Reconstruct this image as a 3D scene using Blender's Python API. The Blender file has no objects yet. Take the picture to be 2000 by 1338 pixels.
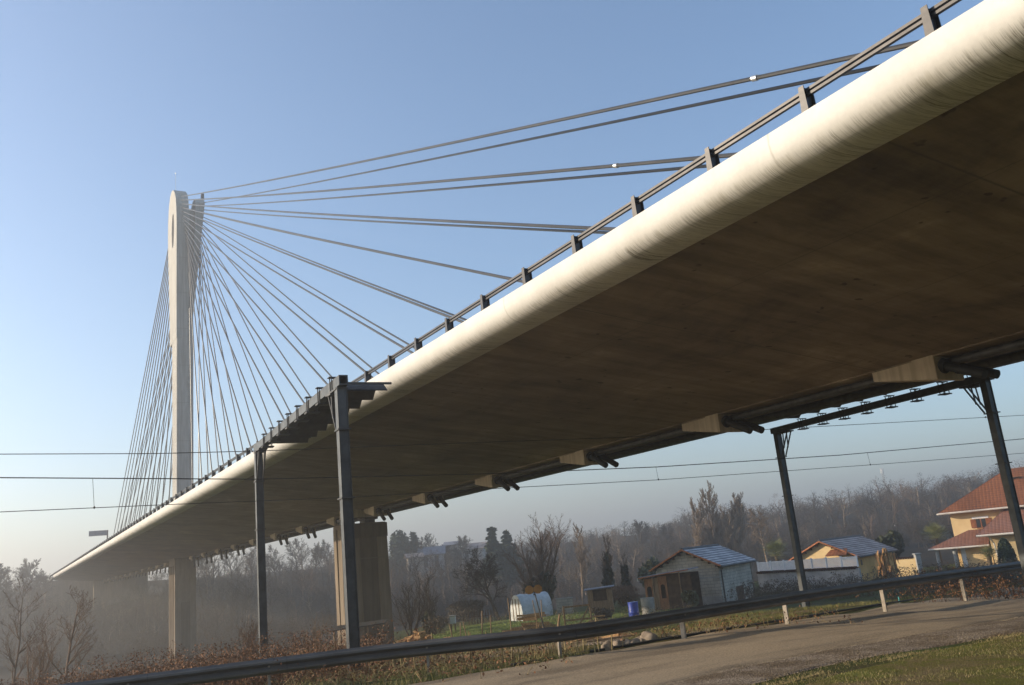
import bpy, bmesh, math, random
import numpy as np
from mathutils import Vector, Matrix
random.seed(7)
RNG = np.random.default_rng(11)
scene = bpy.context.scene
COL = scene.collection
R_ = math.radians

# ------------------------------------------------------------------ camera frame (X across bridge, Y along bridge)
CR = np.array([0.86685794, -0.48932513, -0.09548946])
CU = np.array([-0.03675832, -0.25374095, 0.96657351])
CF = np.array([0.49719829, 0.83437189, 0.23794413])
FPX = 1699.84
FH = np.array([0.5119, 0.8590]); RH = np.array([0.8590, -0.5119])     # level forward / right
ANG = math.atan2(RH[1], RH[0])                                        # z rotation that turns local x to level right

def ray(x, y):
    return CF + CR * (x - 1000) / FPX - CU * (y - 669) / FPX
def at(x, y, v):                                  # survey point: bearing of the photo, v metres ahead
    d = ray(x, y); k = v / (d[0] * FH[0] + d[1] * FH[1]); return d * k
def onz(x, y, z):
    d = ray(x, y); return d * z / d[2]
def uv(p):
    return p[0] * RH[0] + p[1] * RH[1], p[0] * FH[0] + p[1] * FH[1]
def xy(u, v):
    return u * RH[0] + v * FH[0], u * RH[1] + v * FH[1]

# ------------------------------------------------------------------ terrain
TR = np.array([0, 14, 19, 22, 26, 35, 45, 55, 65, 90, 110, 130, 150, 175, 200, 240, 300, 400, 700, 1500.])
TC = {
 -60: [-2.1, -2.15, -2.15, -2.2, -2.4, -3.0, -3.6, -4.2, -5, -7, -8, -9, -9, -8, -6, -3, 0, 2, 3, 4],
 -36: [-2.1, -2.15, -2.15, -2.3, -2.6, -3.4, -4.2, -5, -6, -8, -9.3, -10.4, -10.6, -9.5, -6.5, -1, 1.5, 3, 4, 5],
 -20: [-2.1, -2.15, -2.15, -2.3, -2.6, -3.3, -4.1, -4.8, -5.4, -7.3, -8.3, -9.2, -9.8, -9.4, -7, -1.5, 1.5, 3, 4, 5],
 -3:  [-2.1, -2.15, -2.15, -2.35, -2.6, -3.4, -4.2, -4.65, -4.85, -5.6, -6.9, -8.4, -9, -8, -5, -.8, 1.0, 2, 4, 6],
 14:  [-2.1, -2.15, -2.15, -2.3, -2.5, -3.0, -3.7, -4.3, -4.6, -4.95, -5.3, -5.7, -5.4, -4, -1.8, 1, 3, 5, 6, 7],
 32:  [-2.05, -2.12, -2.15, -2.3, -2.5, -3.0, -3.6, -4.2, -4.6, -4.9, -5.1, -4.8, -3.4, -1.2, .8, 3.5, 6, 8, 9, 9],
 60:  [-2.1, -2.15, -2.15, -2.2, -2.4, -2.8, -3.2, -3.6, -4, -4.5, -4.6, -4.5, -3.5, -1.5, .5, 3, 5, 6, 7, 8],
 100: [-2.15] * 18 + [-2, -2],
}
TK = sorted(TC)
def _sm(t): return t * t * (3 - 2 * t)
def zuv(u, v):
    r = math.hypot(u, v); th = math.degrees(math.atan2(u, v))
    if th < -60: t = min(1, (-60 - th) / 40); a, b, k = TC[-60], TC[100], _sm(t)
    elif th >= 100: a = b = TC[100]; k = 0
    else:
        i = max(j for j in range(len(TK)) if TK[j] <= th); i = min(i, len(TK) - 2)
        a, b = TC[TK[i]], TC[TK[i + 1]]; k = _sm((th - TK[i]) / (TK[i + 1] - TK[i]))
    za, zb = np.interp(r, TR, a), np.interp(r, TR, b)
    z = za * (1 - k) + zb * k
    w = min(1, max(0, (r - 16) / 30))
    return z + w * (.12 * math.sin(u * .31 + 1.3) * math.cos(v * .27) + .06 * math.sin(u * .9 + v * .7)) + .018 * math.sin(u * 1.7) * math.cos(v * 1.3 + .6 * u) + (min(1, max(0, (r - 150) / 60)) * (1.1 * math.sin(u * .05 + 1) * math.cos(v * .043) + .7 * math.sin(u * .13 + v * .06) + .4 * math.sin(u * .29)) if r < 900 else 0)
def zxy(x, y): return zuv(*uv((x, y)))
def hit(x, y):
    d = ray(x, y); k = 6.0
    while k < 400:
        p = d * k
        if p[2] <= zxy(p[0], p[1]): break
        k += .05
    return p
def ground(px, v, py=None):
    """point on the terrain along the bearing of photo column px at forward distance v"""
    x, y, _ = at(px, py if py else 1115, v)
    return Vector((x, y, zxy(x, y)))

# ------------------------------------------------------------------ materials
def mat(name, base, rough=.8, metal=0., spec=.3, build=None):
    m = bpy.data.materials.new(name); m.use_nodes = True
    nt = m.node_tree; b = nt.nodes['Principled BSDF']
    b.inputs['Base Color'].default_value = (*base, 1); b.inputs['Roughness'].default_value = rough
    b.inputs['Metallic'].default_value = metal; b.inputs['Specular IOR Level'].default_value = spec
    if build: build(nt, b)
    return m
def N(nt, t, **kw):
    n = nt.nodes.new(t)
    for k, v in kw.items():
        if hasattr(n, k) and k not in n.inputs: setattr(n, k, v)
        else: n.inputs[k].default_value = v
    return n
def coords(nt, scale=(1, 1, 1), src='Object', rot=(0, 0, 0)):
    c = nt.nodes.new('ShaderNodeTexCoord'); mp = nt.nodes.new('ShaderNodeMapping')
    mp.inputs['Scale'].default_value = scale; mp.inputs['Rotation'].default_value = rot
    nt.links.new(c.outputs[src], mp.inputs['Vector']); return mp.outputs['Vector']
def noise(nt, vec, scale=5, detail=6, rough=.6, dist=0.):
    n = nt.nodes.new('ShaderNodeTexNoise'); n.inputs['Scale'].default_value = scale
    n.inputs['Detail'].default_value = detail; n.inputs['Roughness'].default_value = rough
    n.inputs['Distortion'].default_value = dist
    nt.links.new(vec, n.inputs['Vector']); return n.outputs['Fac']
def ramp(nt, fac, stops):
    r = nt.nodes.new('ShaderNodeValToRGB'); e = r.color_ramp.elements
    while len(e) < len(stops): e.new(.5)
    for k, (p, c) in enumerate(stops):
        e[k].position = p; e[k].color = (*c, 1) if len(c) == 3 else c
    nt.links.new(fac, r.inputs['Fac']); return r.outputs['Color']
def mixc(nt, fac, a, b, mode='MIX'):
    m = nt.nodes.new('ShaderNodeMix'); m.data_type = 'RGBA'; m.blend_type = mode
    for s, v in ((m.inputs['Factor'], fac), (m.inputs['A'], a), (m.inputs['B'], b)):
        pass
    ins = [i for i in m.inputs if i.name == 'Factor' and i.type == 'VALUE'][0], [i for i in m.inputs if i.name == 'A' and i.type == 'RGBA'][0], [i for i in m.inputs if i.name == 'B' and i.type == 'RGBA'][0]
    for s, v in zip(ins, (fac, a, b)):
        if hasattr(v, 'node'): nt.links.new(v, s)
        else: s.default_value = v if isinstance(v, float) else (*v, 1)
    return [o for o in m.outputs if o.type == 'RGBA'][0]
def math_(nt, op, a, b=None, c=None, clamp=False):
    m = nt.nodes.new('ShaderNodeMath'); m.operation = op; m.use_clamp = clamp
    for i, v in enumerate((a, b, c)):
        if v is None: continue
        if hasattr(v, 'node'): nt.links.new(v, m.inputs[i])
        else: m.inputs[i].default_value = v
    return m.outputs[0]
def bump(nt, b, h, strength=.3, dist=.05):
    n = nt.nodes.new('ShaderNodeBump'); n.inputs['Strength'].default_value = strength; n.inputs['Distance'].default_value = dist
    nt.links.new(h, n.inputs['Height']); nt.links.new(n.outputs['Normal'], b.inputs['Normal'])
def noisy(c1, c2, scale=4, stops=(.35, .65), bmp=.2, bscale=None, sc=(1, 1, 1), c3=None, bdist=.02):
    def f(nt, b):
        v = coords(nt, sc); n = noise(nt, v, scale)
        st = [(stops[0], c1), (stops[1], c2)]
        if c3: st.append((min(1, stops[1] + .15), c3))
        nt.links.new(ramp(nt, n, st), b.inputs['Base Color'])
        if bmp: bump(nt, b, noise(nt, v, bscale or scale * 6, 4), bmp, bdist)
    return f

def _fascia(nt, b):
    v = coords(nt)
    sx = nt.nodes.new('ShaderNodeSeparateXYZ'); nt.links.new(v, sx.inputs[0])
    base = ramp(nt, noise(nt, v, .9, 5), [(.3, (.63, .595, .545)), (.7, (.72, .69, .64))])
    fine = ramp(nt, noise(nt, coords(nt, (1, 1, 1)), 14, 4), [(.3, (.93, .93, .93)), (.7, (1, 1, 1))])
    base = mixc(nt, 1.0, base, fine, 'MULTIPLY')
    # weathering streaks that hang on the lower half of the shell
    st = noise(nt, coords(nt, (1.0, 42, .5)), 1.0, 5, .8)
    amt = noise(nt, coords(nt, (0.0, .33, 0.0)), 1.0, 4)
    wob = math_(nt, 'MULTIPLY_ADD', noise(nt, coords(nt, (0, 9, 0)), 1, 7, .8), .34, -.17)
    hz = math_(nt, 'ADD', sx.outputs['Z'], wob)
    up = nt.nodes.new('ShaderNodeMapRange'); up.inputs[1].default_value = 5.275; up.inputs[2].default_value = 5.17; nt.links.new(hz, up.inputs[0])
    s = ramp(nt, st, [(.46, (0, 0, 0)), (.6, (1, 1, 1))])
    k = math_(nt, 'MULTIPLY', s, up.outputs[0])
    cl = ramp(nt, noise(nt, coords(nt, (0, 2.1, 0)), 1.0, 5, .8), [(.38, (.3, .3, .3)), (.58, (1, 1, 1))]); k = math_(nt, 'MULTIPLY', k, cl)
    k = math_(nt, 'MULTIPLY', k, math_(nt, 'MULTIPLY_ADD', amt, 3.0, -.8, clamp=True), clamp=True)
    base = mixc(nt, math_(nt, 'MULTIPLY', k, .95), base, (.075, .065, .036))
    alg = math_(nt, 'MULTIPLY', ramp(nt, noise(nt, coords(nt, (0, .8, .5)), 1.0, 5), [(.55, (0, 0, 0)), (.75, (1, 1, 1))]), up.outputs[0])
    base = mixc(nt, math_(nt, 'MULTIPLY', alg, .6), base, (.25, .21, .1))
    # casting joints
    jy = math_(nt, 'PINGPONG', sx.outputs['Y'], 4.047)
    j = nt.nodes.new('ShaderNodeMapRange'); j.inputs[1].default_value = 0; j.inputs[2].default_value = .03; j.inputs[3].default_value = .45; j.inputs[4].default_value = 0
    nt.links.new(jy, j.inputs[0]); base = mixc(nt, j.outputs[0], base, (.3, .27, .22))
    nt.links.new(base, b.inputs['Base Color'])
    bump(nt, b, noise(nt, v, 30, 4), .12, .01)
M = {}
M['fascia'] = mat('shell_concrete', (.7, .66, .57), .75, build=_fascia)
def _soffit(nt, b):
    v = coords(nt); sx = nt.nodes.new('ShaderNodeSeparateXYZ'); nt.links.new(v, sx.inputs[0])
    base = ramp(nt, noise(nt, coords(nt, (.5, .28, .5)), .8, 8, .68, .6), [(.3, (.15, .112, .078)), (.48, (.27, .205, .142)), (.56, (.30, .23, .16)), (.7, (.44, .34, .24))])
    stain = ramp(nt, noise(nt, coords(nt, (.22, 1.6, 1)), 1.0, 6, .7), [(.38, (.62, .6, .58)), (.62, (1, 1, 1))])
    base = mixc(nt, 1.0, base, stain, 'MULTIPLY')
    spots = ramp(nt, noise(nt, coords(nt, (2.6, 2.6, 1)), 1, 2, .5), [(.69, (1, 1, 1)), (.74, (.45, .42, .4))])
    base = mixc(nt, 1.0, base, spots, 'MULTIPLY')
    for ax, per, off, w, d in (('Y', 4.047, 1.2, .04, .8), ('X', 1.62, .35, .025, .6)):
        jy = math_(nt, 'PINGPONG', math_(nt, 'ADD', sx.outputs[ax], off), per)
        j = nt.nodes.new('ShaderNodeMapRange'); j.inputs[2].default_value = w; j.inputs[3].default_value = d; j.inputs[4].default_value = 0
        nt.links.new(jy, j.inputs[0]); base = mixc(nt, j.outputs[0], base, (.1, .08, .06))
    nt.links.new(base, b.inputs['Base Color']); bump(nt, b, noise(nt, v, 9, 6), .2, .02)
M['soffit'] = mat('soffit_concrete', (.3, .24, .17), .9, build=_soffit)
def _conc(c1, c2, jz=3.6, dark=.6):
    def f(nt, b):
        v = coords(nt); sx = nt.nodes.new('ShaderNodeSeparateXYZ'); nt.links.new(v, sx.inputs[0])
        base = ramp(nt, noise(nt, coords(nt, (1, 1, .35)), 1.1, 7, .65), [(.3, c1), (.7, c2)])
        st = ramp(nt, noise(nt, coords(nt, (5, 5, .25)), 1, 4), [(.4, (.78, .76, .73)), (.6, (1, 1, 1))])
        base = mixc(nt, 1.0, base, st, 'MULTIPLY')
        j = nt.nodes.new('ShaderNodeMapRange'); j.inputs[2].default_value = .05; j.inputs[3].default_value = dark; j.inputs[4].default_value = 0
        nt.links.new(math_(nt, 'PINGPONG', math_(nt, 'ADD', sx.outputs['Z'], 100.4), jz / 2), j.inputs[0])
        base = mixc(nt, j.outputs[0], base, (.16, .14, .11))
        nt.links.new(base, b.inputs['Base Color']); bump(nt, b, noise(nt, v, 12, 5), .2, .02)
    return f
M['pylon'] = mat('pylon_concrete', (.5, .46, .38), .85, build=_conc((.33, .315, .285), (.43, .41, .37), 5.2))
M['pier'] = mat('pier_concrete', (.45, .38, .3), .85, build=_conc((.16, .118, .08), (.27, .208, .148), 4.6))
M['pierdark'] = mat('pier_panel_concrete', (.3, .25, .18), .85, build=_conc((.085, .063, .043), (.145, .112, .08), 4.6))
M['corbel'] = mat('corbel_concrete', (.6, .5, .36), .85, build=_conc((.5, .4, .28), (.64, .53, .39), 30))
M['steel'] = mat('galvanised_steel', (.2, .21, .215), .5, .55, .5, noisy((.045, .048, .05), (.09, .094, .096), 3, bmp=.05))
M['darksteel'] = mat('dark_steel', (.07, .07, .07), .55, .4, .4, noisy((.045, .045, .045), (.1, .095, .09), 4, bmp=.1))
M['rail'] = mat('railing_steel', (.17, .165, .16), .4, .5, .5, noisy((.03, .028, .027), (.055, .05, .047), 2, bmp=.05))
M['cable'] = mat('cable_sheath', (.1, .1, .105), .42, 0, .5, noisy((.02, .02, .021), (.045, .042, .04), 1.3, sc=(3, .3, .3), bmp=0))
M['clamp'] = mat('bright_metal', (.7, .7, .68), .3, .8)
M['black'] = mat('black_rubber', (.02, .02, .02), .6)
M['sheet'] = mat('dark_sheet', (.06, .058, .055), .65, .3, .4, noisy((.04, .038, .035), (.09, .085, .08), 2.5, bmp=.1))
M['guard'] = mat('guardrail_zinc', (.22, .21, .2), .55, .3, .5, noisy((.085, .076, .066), (.15, .136, .12), 1.6, (.3, .7), sc=(1, 1, 2), bmp=.04))
M['guardpost'] = mat('pale_post_paint', (.62, .57, .5), .6, .1, .4, noisy((.2, .165, .125), (.34, .29, .23), 6))
M['asphalt'] = mat('asphalt', (.1, .09, .08), .92, build=None)
def _asph(nt, b):
    v = coords(nt)
    base = ramp(nt, noise(nt, v, 26, 5, .8), [(.3, (.14, .1, .062)), (.5, (.30, .23, .148)), (.72, (.52, .405, .27))])
    pat = ramp(nt, noise(nt, coords(nt, (.25, .9, 1), rot=(0, 0, .12)), 1, 6), [(.38, (.62, .60, .58)), (.5, (.98, .96, .94)), (.65, (1.12, 1.09, 1.05))])
    nt.links.new(mixc(nt, 1.0, base, pat, 'MULTIPLY'), b.inputs['Base Color']); bump(nt, b, noise(nt, v, 55, 3), .5, .02)
M['asphalt'] = mat('asphalt', (.1, .09, .08), .92, build=_asph)
def _gravel(nt, b):
    v = coords(nt); vo = nt.nodes.new('ShaderNodeTexVoronoi'); vo.inputs['Scale'].default_value = 34; nt.links.new(v, vo.inputs['Vector'])
    c = ramp(nt, vo.outputs['Color'], [(.2, (.13, .095, .065)), (.6, (.25, .195, .14)), (.9, (.36, .29, .22))])
    d = ramp(nt, noise(nt, v, 1.4, 5), [(.4, (.55, .48, .38)), (.6, (1, 1, 1))])
    nt.links.new(mixc(nt, 1.0, c, d, 'MULTIPLY'), b.inputs['Base Color']); bump(nt, b, vo.outputs['Distance'], .8, .03)
M['gravel'] = mat('gravel', (.3, .26, .2), .95, build=_gravel)
def _soil(nt, b):
    v = coords(nt)
    n = noise(nt, v, .55, 8, .65)
    c = ramp(nt, n, [(.34, (.085, .062, .036)), (.46, (.07, .075, .022)), (.58, (.06, .085, .02)), (.72, (.13, .1, .055))])
    f = ramp(nt, noise(nt, v, 18, 5, .7), [(.3, (.5, .5, .5)), (.7, (1.25, 1.2, 1.1))])
    nt.links.new(mixc(nt, 1.0, c, f, 'MULTIPLY'), b.inputs['Base Color']); bump(nt, b, noise(nt, v, 22, 5), .8, .06)
M['soil'] = mat('rough_grass_ground', (.1, .08, .04), .98, spec=.1, build=_soil)
def _litter(nt, b):
    v = coords(nt)
    c = ramp(nt, noise(nt, v, .2, 8, .7), [(.35, (.03, .024, .018)), (.55, (.055, .043, .031)), (.7, (.08, .064, .042))])
    nt.links.new(c, b.inputs['Base Color']); bump(nt, b, noise(nt, v, 3, 6), .8, .3)
M['litter'] = mat('leaf_litter_ground', (.07, .055, .04), .98, spec=.05, build=_litter)
def _moss(nt, b):
    v = coords(nt); n = noise(nt, v, .75, 8, .72, .4)
    c = ramp(nt, n, [(.34, (.2, .148, .09)), (.44, (.17, .135, .06)), (.52, (.13, .128, .028)), (.62, (.165, .178, .038)), (.72, (.22, .175, .075))])
    f = ramp(nt, noise(nt, v, 30, 5, .75), [(.3, (.45, .45, .42)), (.7, (1.35, 1.3, 1.2))])
    nt.links.new(mixc(nt, 1.0, c, f, 'MULTIPLY'), b.inputs['Base Color']); bump(nt, b, noise(nt, v, 40, 5, .7), 1., .04)
M['lawnblade'] = mat('lawn_blade', (.2, .3, .05), .6, build=noisy((.14, .185, .03), (.25, .29, .07), .7, bmp=0))
M['kiosk'] = mat('reddish_stained_wood', (.3, .14, .07), .8, build=noisy((.24, .1, .05), (.38, .2, .1), 3, sc=(4, 4, .6)))
M['lawn'] = mat('garden_grass', (.1, .16, .03), .95, spec=.15, build=noisy((.1, .13, .022), (.18, .23, .04), .6, bmp=.9, bscale=14, c3=(.26, .28, .09), bdist=.15))
M['moss'] = mat('mossy_grass', (.08, .1, .02), .98, spec=.1, build=_moss)
M['blade'] = mat('grass_blade', (.1, .13, .03), .7, build=noisy((.11, .112, .024), (.24, .21, .07), .7, bmp=0))
M['straw'] = mat('dry_grass', (.3, .22, .1), .8, build=noisy((.2, .145, .06), (.38, .29, .14), .9, bmp=0))
M['bark'] = mat('grey_brown_bark', (.1, .075, .055), .95, spec=.1, build=noisy((.05, .038, .029), (.1, .077, .057), 2, bmp=0))
M['barkred'] = mat('warm_twig_bark', (.16, .1, .065), .95, spec=.1, build=noisy((.12, .075, .048), (.21, .14, .095), 1.5, bmp=0))
M['barkpale'] = mat('pale_twig_bark', (.24, .17, .12), .95, spec=.1, build=noisy((.17, .12, .08), (.3, .225, .16), 1.5, bmp=0))
M['barkdark'] = mat('dark_bark', (.045, .036, .028), .95, spec=.1, build=noisy((.03, .024, .019), (.065, .05, .04), 2, bmp=0))
M['ivy'] = mat('ivy_leaves', (.03, .035, .012), .7, build=noisy((.018, .022, .008), (.05, .055, .018), 1.3, bmp=0))
M['evergreen'] = mat('conifer_needles', (.03, .045, .025), .8, build=noisy((.02, .032, .018), (.045, .062, .032), 1.2, bmp=0))
M['olive'] = mat('olive_leaves', (.11, .12, .07), .7, build=noisy((.06, .07, .035), (.16, .165, .095), 1.5, bmp=0))
M['palm'] = mat('palm_fronds', (.1, .12, .035), .55, build=noisy((.09, .105, .028), (.22, .215, .075), 2, bmp=0))
M['palmtrunk'] = mat('palm_trunk', (.12, .085, .05), .95, build=noisy((.07, .05, .03), (.18, .13, .08), 6))
M['rust'] = mat('bramble_leaves', (.2, .085, .035), .8, build=noisy((.12, .045, .018), (.26, .125, .055), 1.6, bmp=0, c3=(.33, .2, .1)))
M['brush'] = mat('grey_brush', (.1, .08, .06), .9, build=noisy((.055, .045, .034), (.15, .12, .09), 1.6, bmp=0))
M['deadleaf'] = mat('dead_leaves', (.35, .17, .06), .8, build=noisy((.2, .09, .03), (.48, .26, .1), 2, bmp=0))
def _block(nt, b):
    v = coords(nt); br = nt.nodes.new('ShaderNodeTexBrick')
    br.inputs['Scale'].default_value = 1; br.inputs['Brick Width'].default_value = .5; br.inputs['Row Height'].default_value = .22
    br.inputs['Mortar Size'].default_value = .012; br.inputs['Color1'].default_value = (.44, .41, .34, 1); br.inputs['Color2'].default_value = (.54, .5, .42, 1)
    br.inputs['Mortar'].default_value = (.22, .21, .19, 1)
    sx = nt.nodes.new('ShaderNodeSeparateXYZ'); nt.links.new(v, sx.inputs[0]); cb = nt.nodes.new('ShaderNodeCombineXYZ')
    nt.links.new(math_(nt, 'ADD', sx.outputs['X'], sx.outputs['Y']), cb.inputs[0]); nt.links.new(sx.outputs['Z'], cb.inputs[1])
    nt.links.new(cb.outputs[0], br.inputs['Vector'])
    d = ramp(nt, noise(nt, coords(nt, (.8, .8, .5)), 1.6, 6), [(.35, (.72, .7, .68)), (.6, (1, 1, 1))])
    nt.links.new(mixc(nt, 1.0, br.outputs['Color'], d, 'MULTIPLY'), b.inputs['Base Color'])
M['block'] = mat('grey_blockwork', (.4, .38, .33), .95, build=_block)
def _tiles(c1, c2, frost=0., rows=.36, fc_=(.72, .68, .66)):
    def f(nt, b):
        v = coords(nt, src='UV'); sx = nt.nodes.new('ShaderNodeSeparateXYZ'); nt.links.new(v, sx.inputs[0])
        base = ramp(nt, noise(nt, coords(nt), 3.0, 6, .7), [(.3, c1), (.7, c2)])
        fr = math_(nt, 'FRACT', math_(nt, 'MULTIPLY', sx.outputs['Y'], 1 / rows))
        fc = math_(nt, 'FRACT', math_(nt, 'MULTIPLY', sx.outputs['X'], 1 / .3))
        if frost:
            fm = ramp(nt, fr, [(.18, (0, 0, 0)), (.34, (1, 1, 1)), (.86, (1, 1, 1)), (.97, (.1, .1, .1))])
            nz = ramp(nt, noise(nt, coords(nt, (.6, .6, .6)), 1.2, 5), [(.32, (.25, .25, .25)), (.6, (1, 1, 1))])
            base = mixc(nt, math_(nt, 'MULTIPLY', math_(nt, 'MULTIPLY', fm, nz), frost), base, fc_)
        gap = ramp(nt, fr, [(.0, (.3, .3, .3)), (.14, (1, 1, 1)), (.94, (1, 1, 1)), (1, (.3, .3, .3))])
        gc = ramp(nt, fc, [(.0, (.6, .6, .6)), (.14, (1, 1, 1)), (.86, (1, 1, 1)), (1, (.6, .6, .6))])
        base = mixc(nt, 1.0, mixc(nt, 1.0, base, gap, 'MULTIPLY'), gc, 'MULTIPLY')
        nt.links.new(base, b.inputs['Base Color']); bump(nt, b, math_(nt, 'ADD', fr, math_(nt, 'PINGPONG', fc, .5)), .5, .05)
    return f
M['tilefrost'] = mat('frosted_dark_tiles', (.2, .2, .22), .8, build=_tiles((.1, .1, .115), (.16, .155, .17), .85))
M['tilefrost2'] = mat('frosted_brown_tiles', (.2, .15, .14), .8, build=_tiles((.12, .075, .06), (.2, .13, .105), .72, .36, (.7, .6, .55)))
M['tilered'] = mat('red_roof_tiles', (.3, .1, .05), .8, build=_tiles((.17, .056, .022), (.29, .105, .042)))
M['tilepart'] = mat('lightly_frosted_red_tiles', (.3, .1, .05), .8, build=_tiles((.18, .06, .028), (.28, .1, .046), .14, .36, (.6, .5, .45)))
M['verge'] = mat('orange_verge_tiles', (.45, .16, .06), .75, build=noisy((.32, .1, .04), (.5, .2, .08), 4))
M['yellow'] = mat('yellow_render', (.7, .5, .25), .9, build=noisy((.64, .45, .22), (.74, .55, .29), .8, bmp=.1))
M['yellowshade'] = mat('shaded_yellow_render', (.6, .37, .14), .9, build=noisy((.5, .3, .1), (.64, .41, .16), .9, bmp=.1))  # the yellow render again, with the side wall's semi-shade put into its colour
M['stucco'] = mat('grey_stucco', (.4, .38, .36), .95, build=noisy((.28, .265, .25), (.46, .44, .42), 1.2))
M['white'] = mat('white_paint', (.8, .8, .79), .5, build=noisy((.72, .72, .71), (.83, .83, .82), 2, bmp=0))
M['wood'] = mat('weathered_wood', (.3, .2, .12), .9, build=noisy((.2, .125, .07), (.38, .26, .16), 3, sc=(4, 4, .6)))
M['woodorange'] = mat('cut_timber', (.45, .25, .1), .85, build=noisy((.32, .16, .06), (.56, .34, .16), 3, sc=(4, 4, 4)))
M['wooddark'] = mat('dark_brown_wood', (.09, .055, .035), .9, build=noisy((.06, .035, .022), (.13, .08, .05), 3))
M['shutter'] = mat('brown_shutters', (.25, .09, .035), .7, build=noisy((.2, .07, .03), (.3, .115, .045), 4))
M['glass'] = mat('window_glass', (.03, .035, .04), .08, 0, .8)
M['plastic'] = mat('milky_plastic_film', (.6, .63, .62), .35, build=noisy((.45, .47, .46), (.7, .72, .71), 1.5, bmp=.3))
M['blue'] = mat('blue_plastic', (.02, .05, .32), .4, build=noisy((.015, .035, .24), (.03, .065, .38), 3))
M['teal'] = mat('teal_plastic', (.12, .5, .5), .5)
M['signback'] = mat('orange_sign_back', (.42, .2, .06), .6, build=noisy((.33, .15, .045), (.48, .25, .08), 4))
M['stone'] = mat('boulder_stone', (.35, .29, .22), .9, build=noisy((.2, .15, .105), (.36, .29, .22), 3))
M['render_pale'] = mat('pale_render', (.62, .56, .48), .9, build=noisy((.52, .47, .4), (.68, .62, .54), 1))
M['far_render'] = mat('dull_pale_render', (.42, .36, .29), .9, build=noisy((.32, .27, .21), (.48, .41, .34), .7))
M['slate'] = mat('grey_slate', (.2, .2, .23), .8, build=noisy((.15, .15, .175), (.26, .26, .29), 2))
M['water'] = mat('river_water', (.02, .025, .025), .08, 0, .5)
M['wire'] = mat('wire_metal', (.04, .035, .03), .6, .3)
M['concgrey'] = mat('plain_grey_concrete', (.36, .35, .33), .9, build=noisy((.26, .25, .235), (.42, .41, .385), 2))
M['asphaltdark'] = mat('dark_kerb', (.03, .027, .023), .95)

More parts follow.
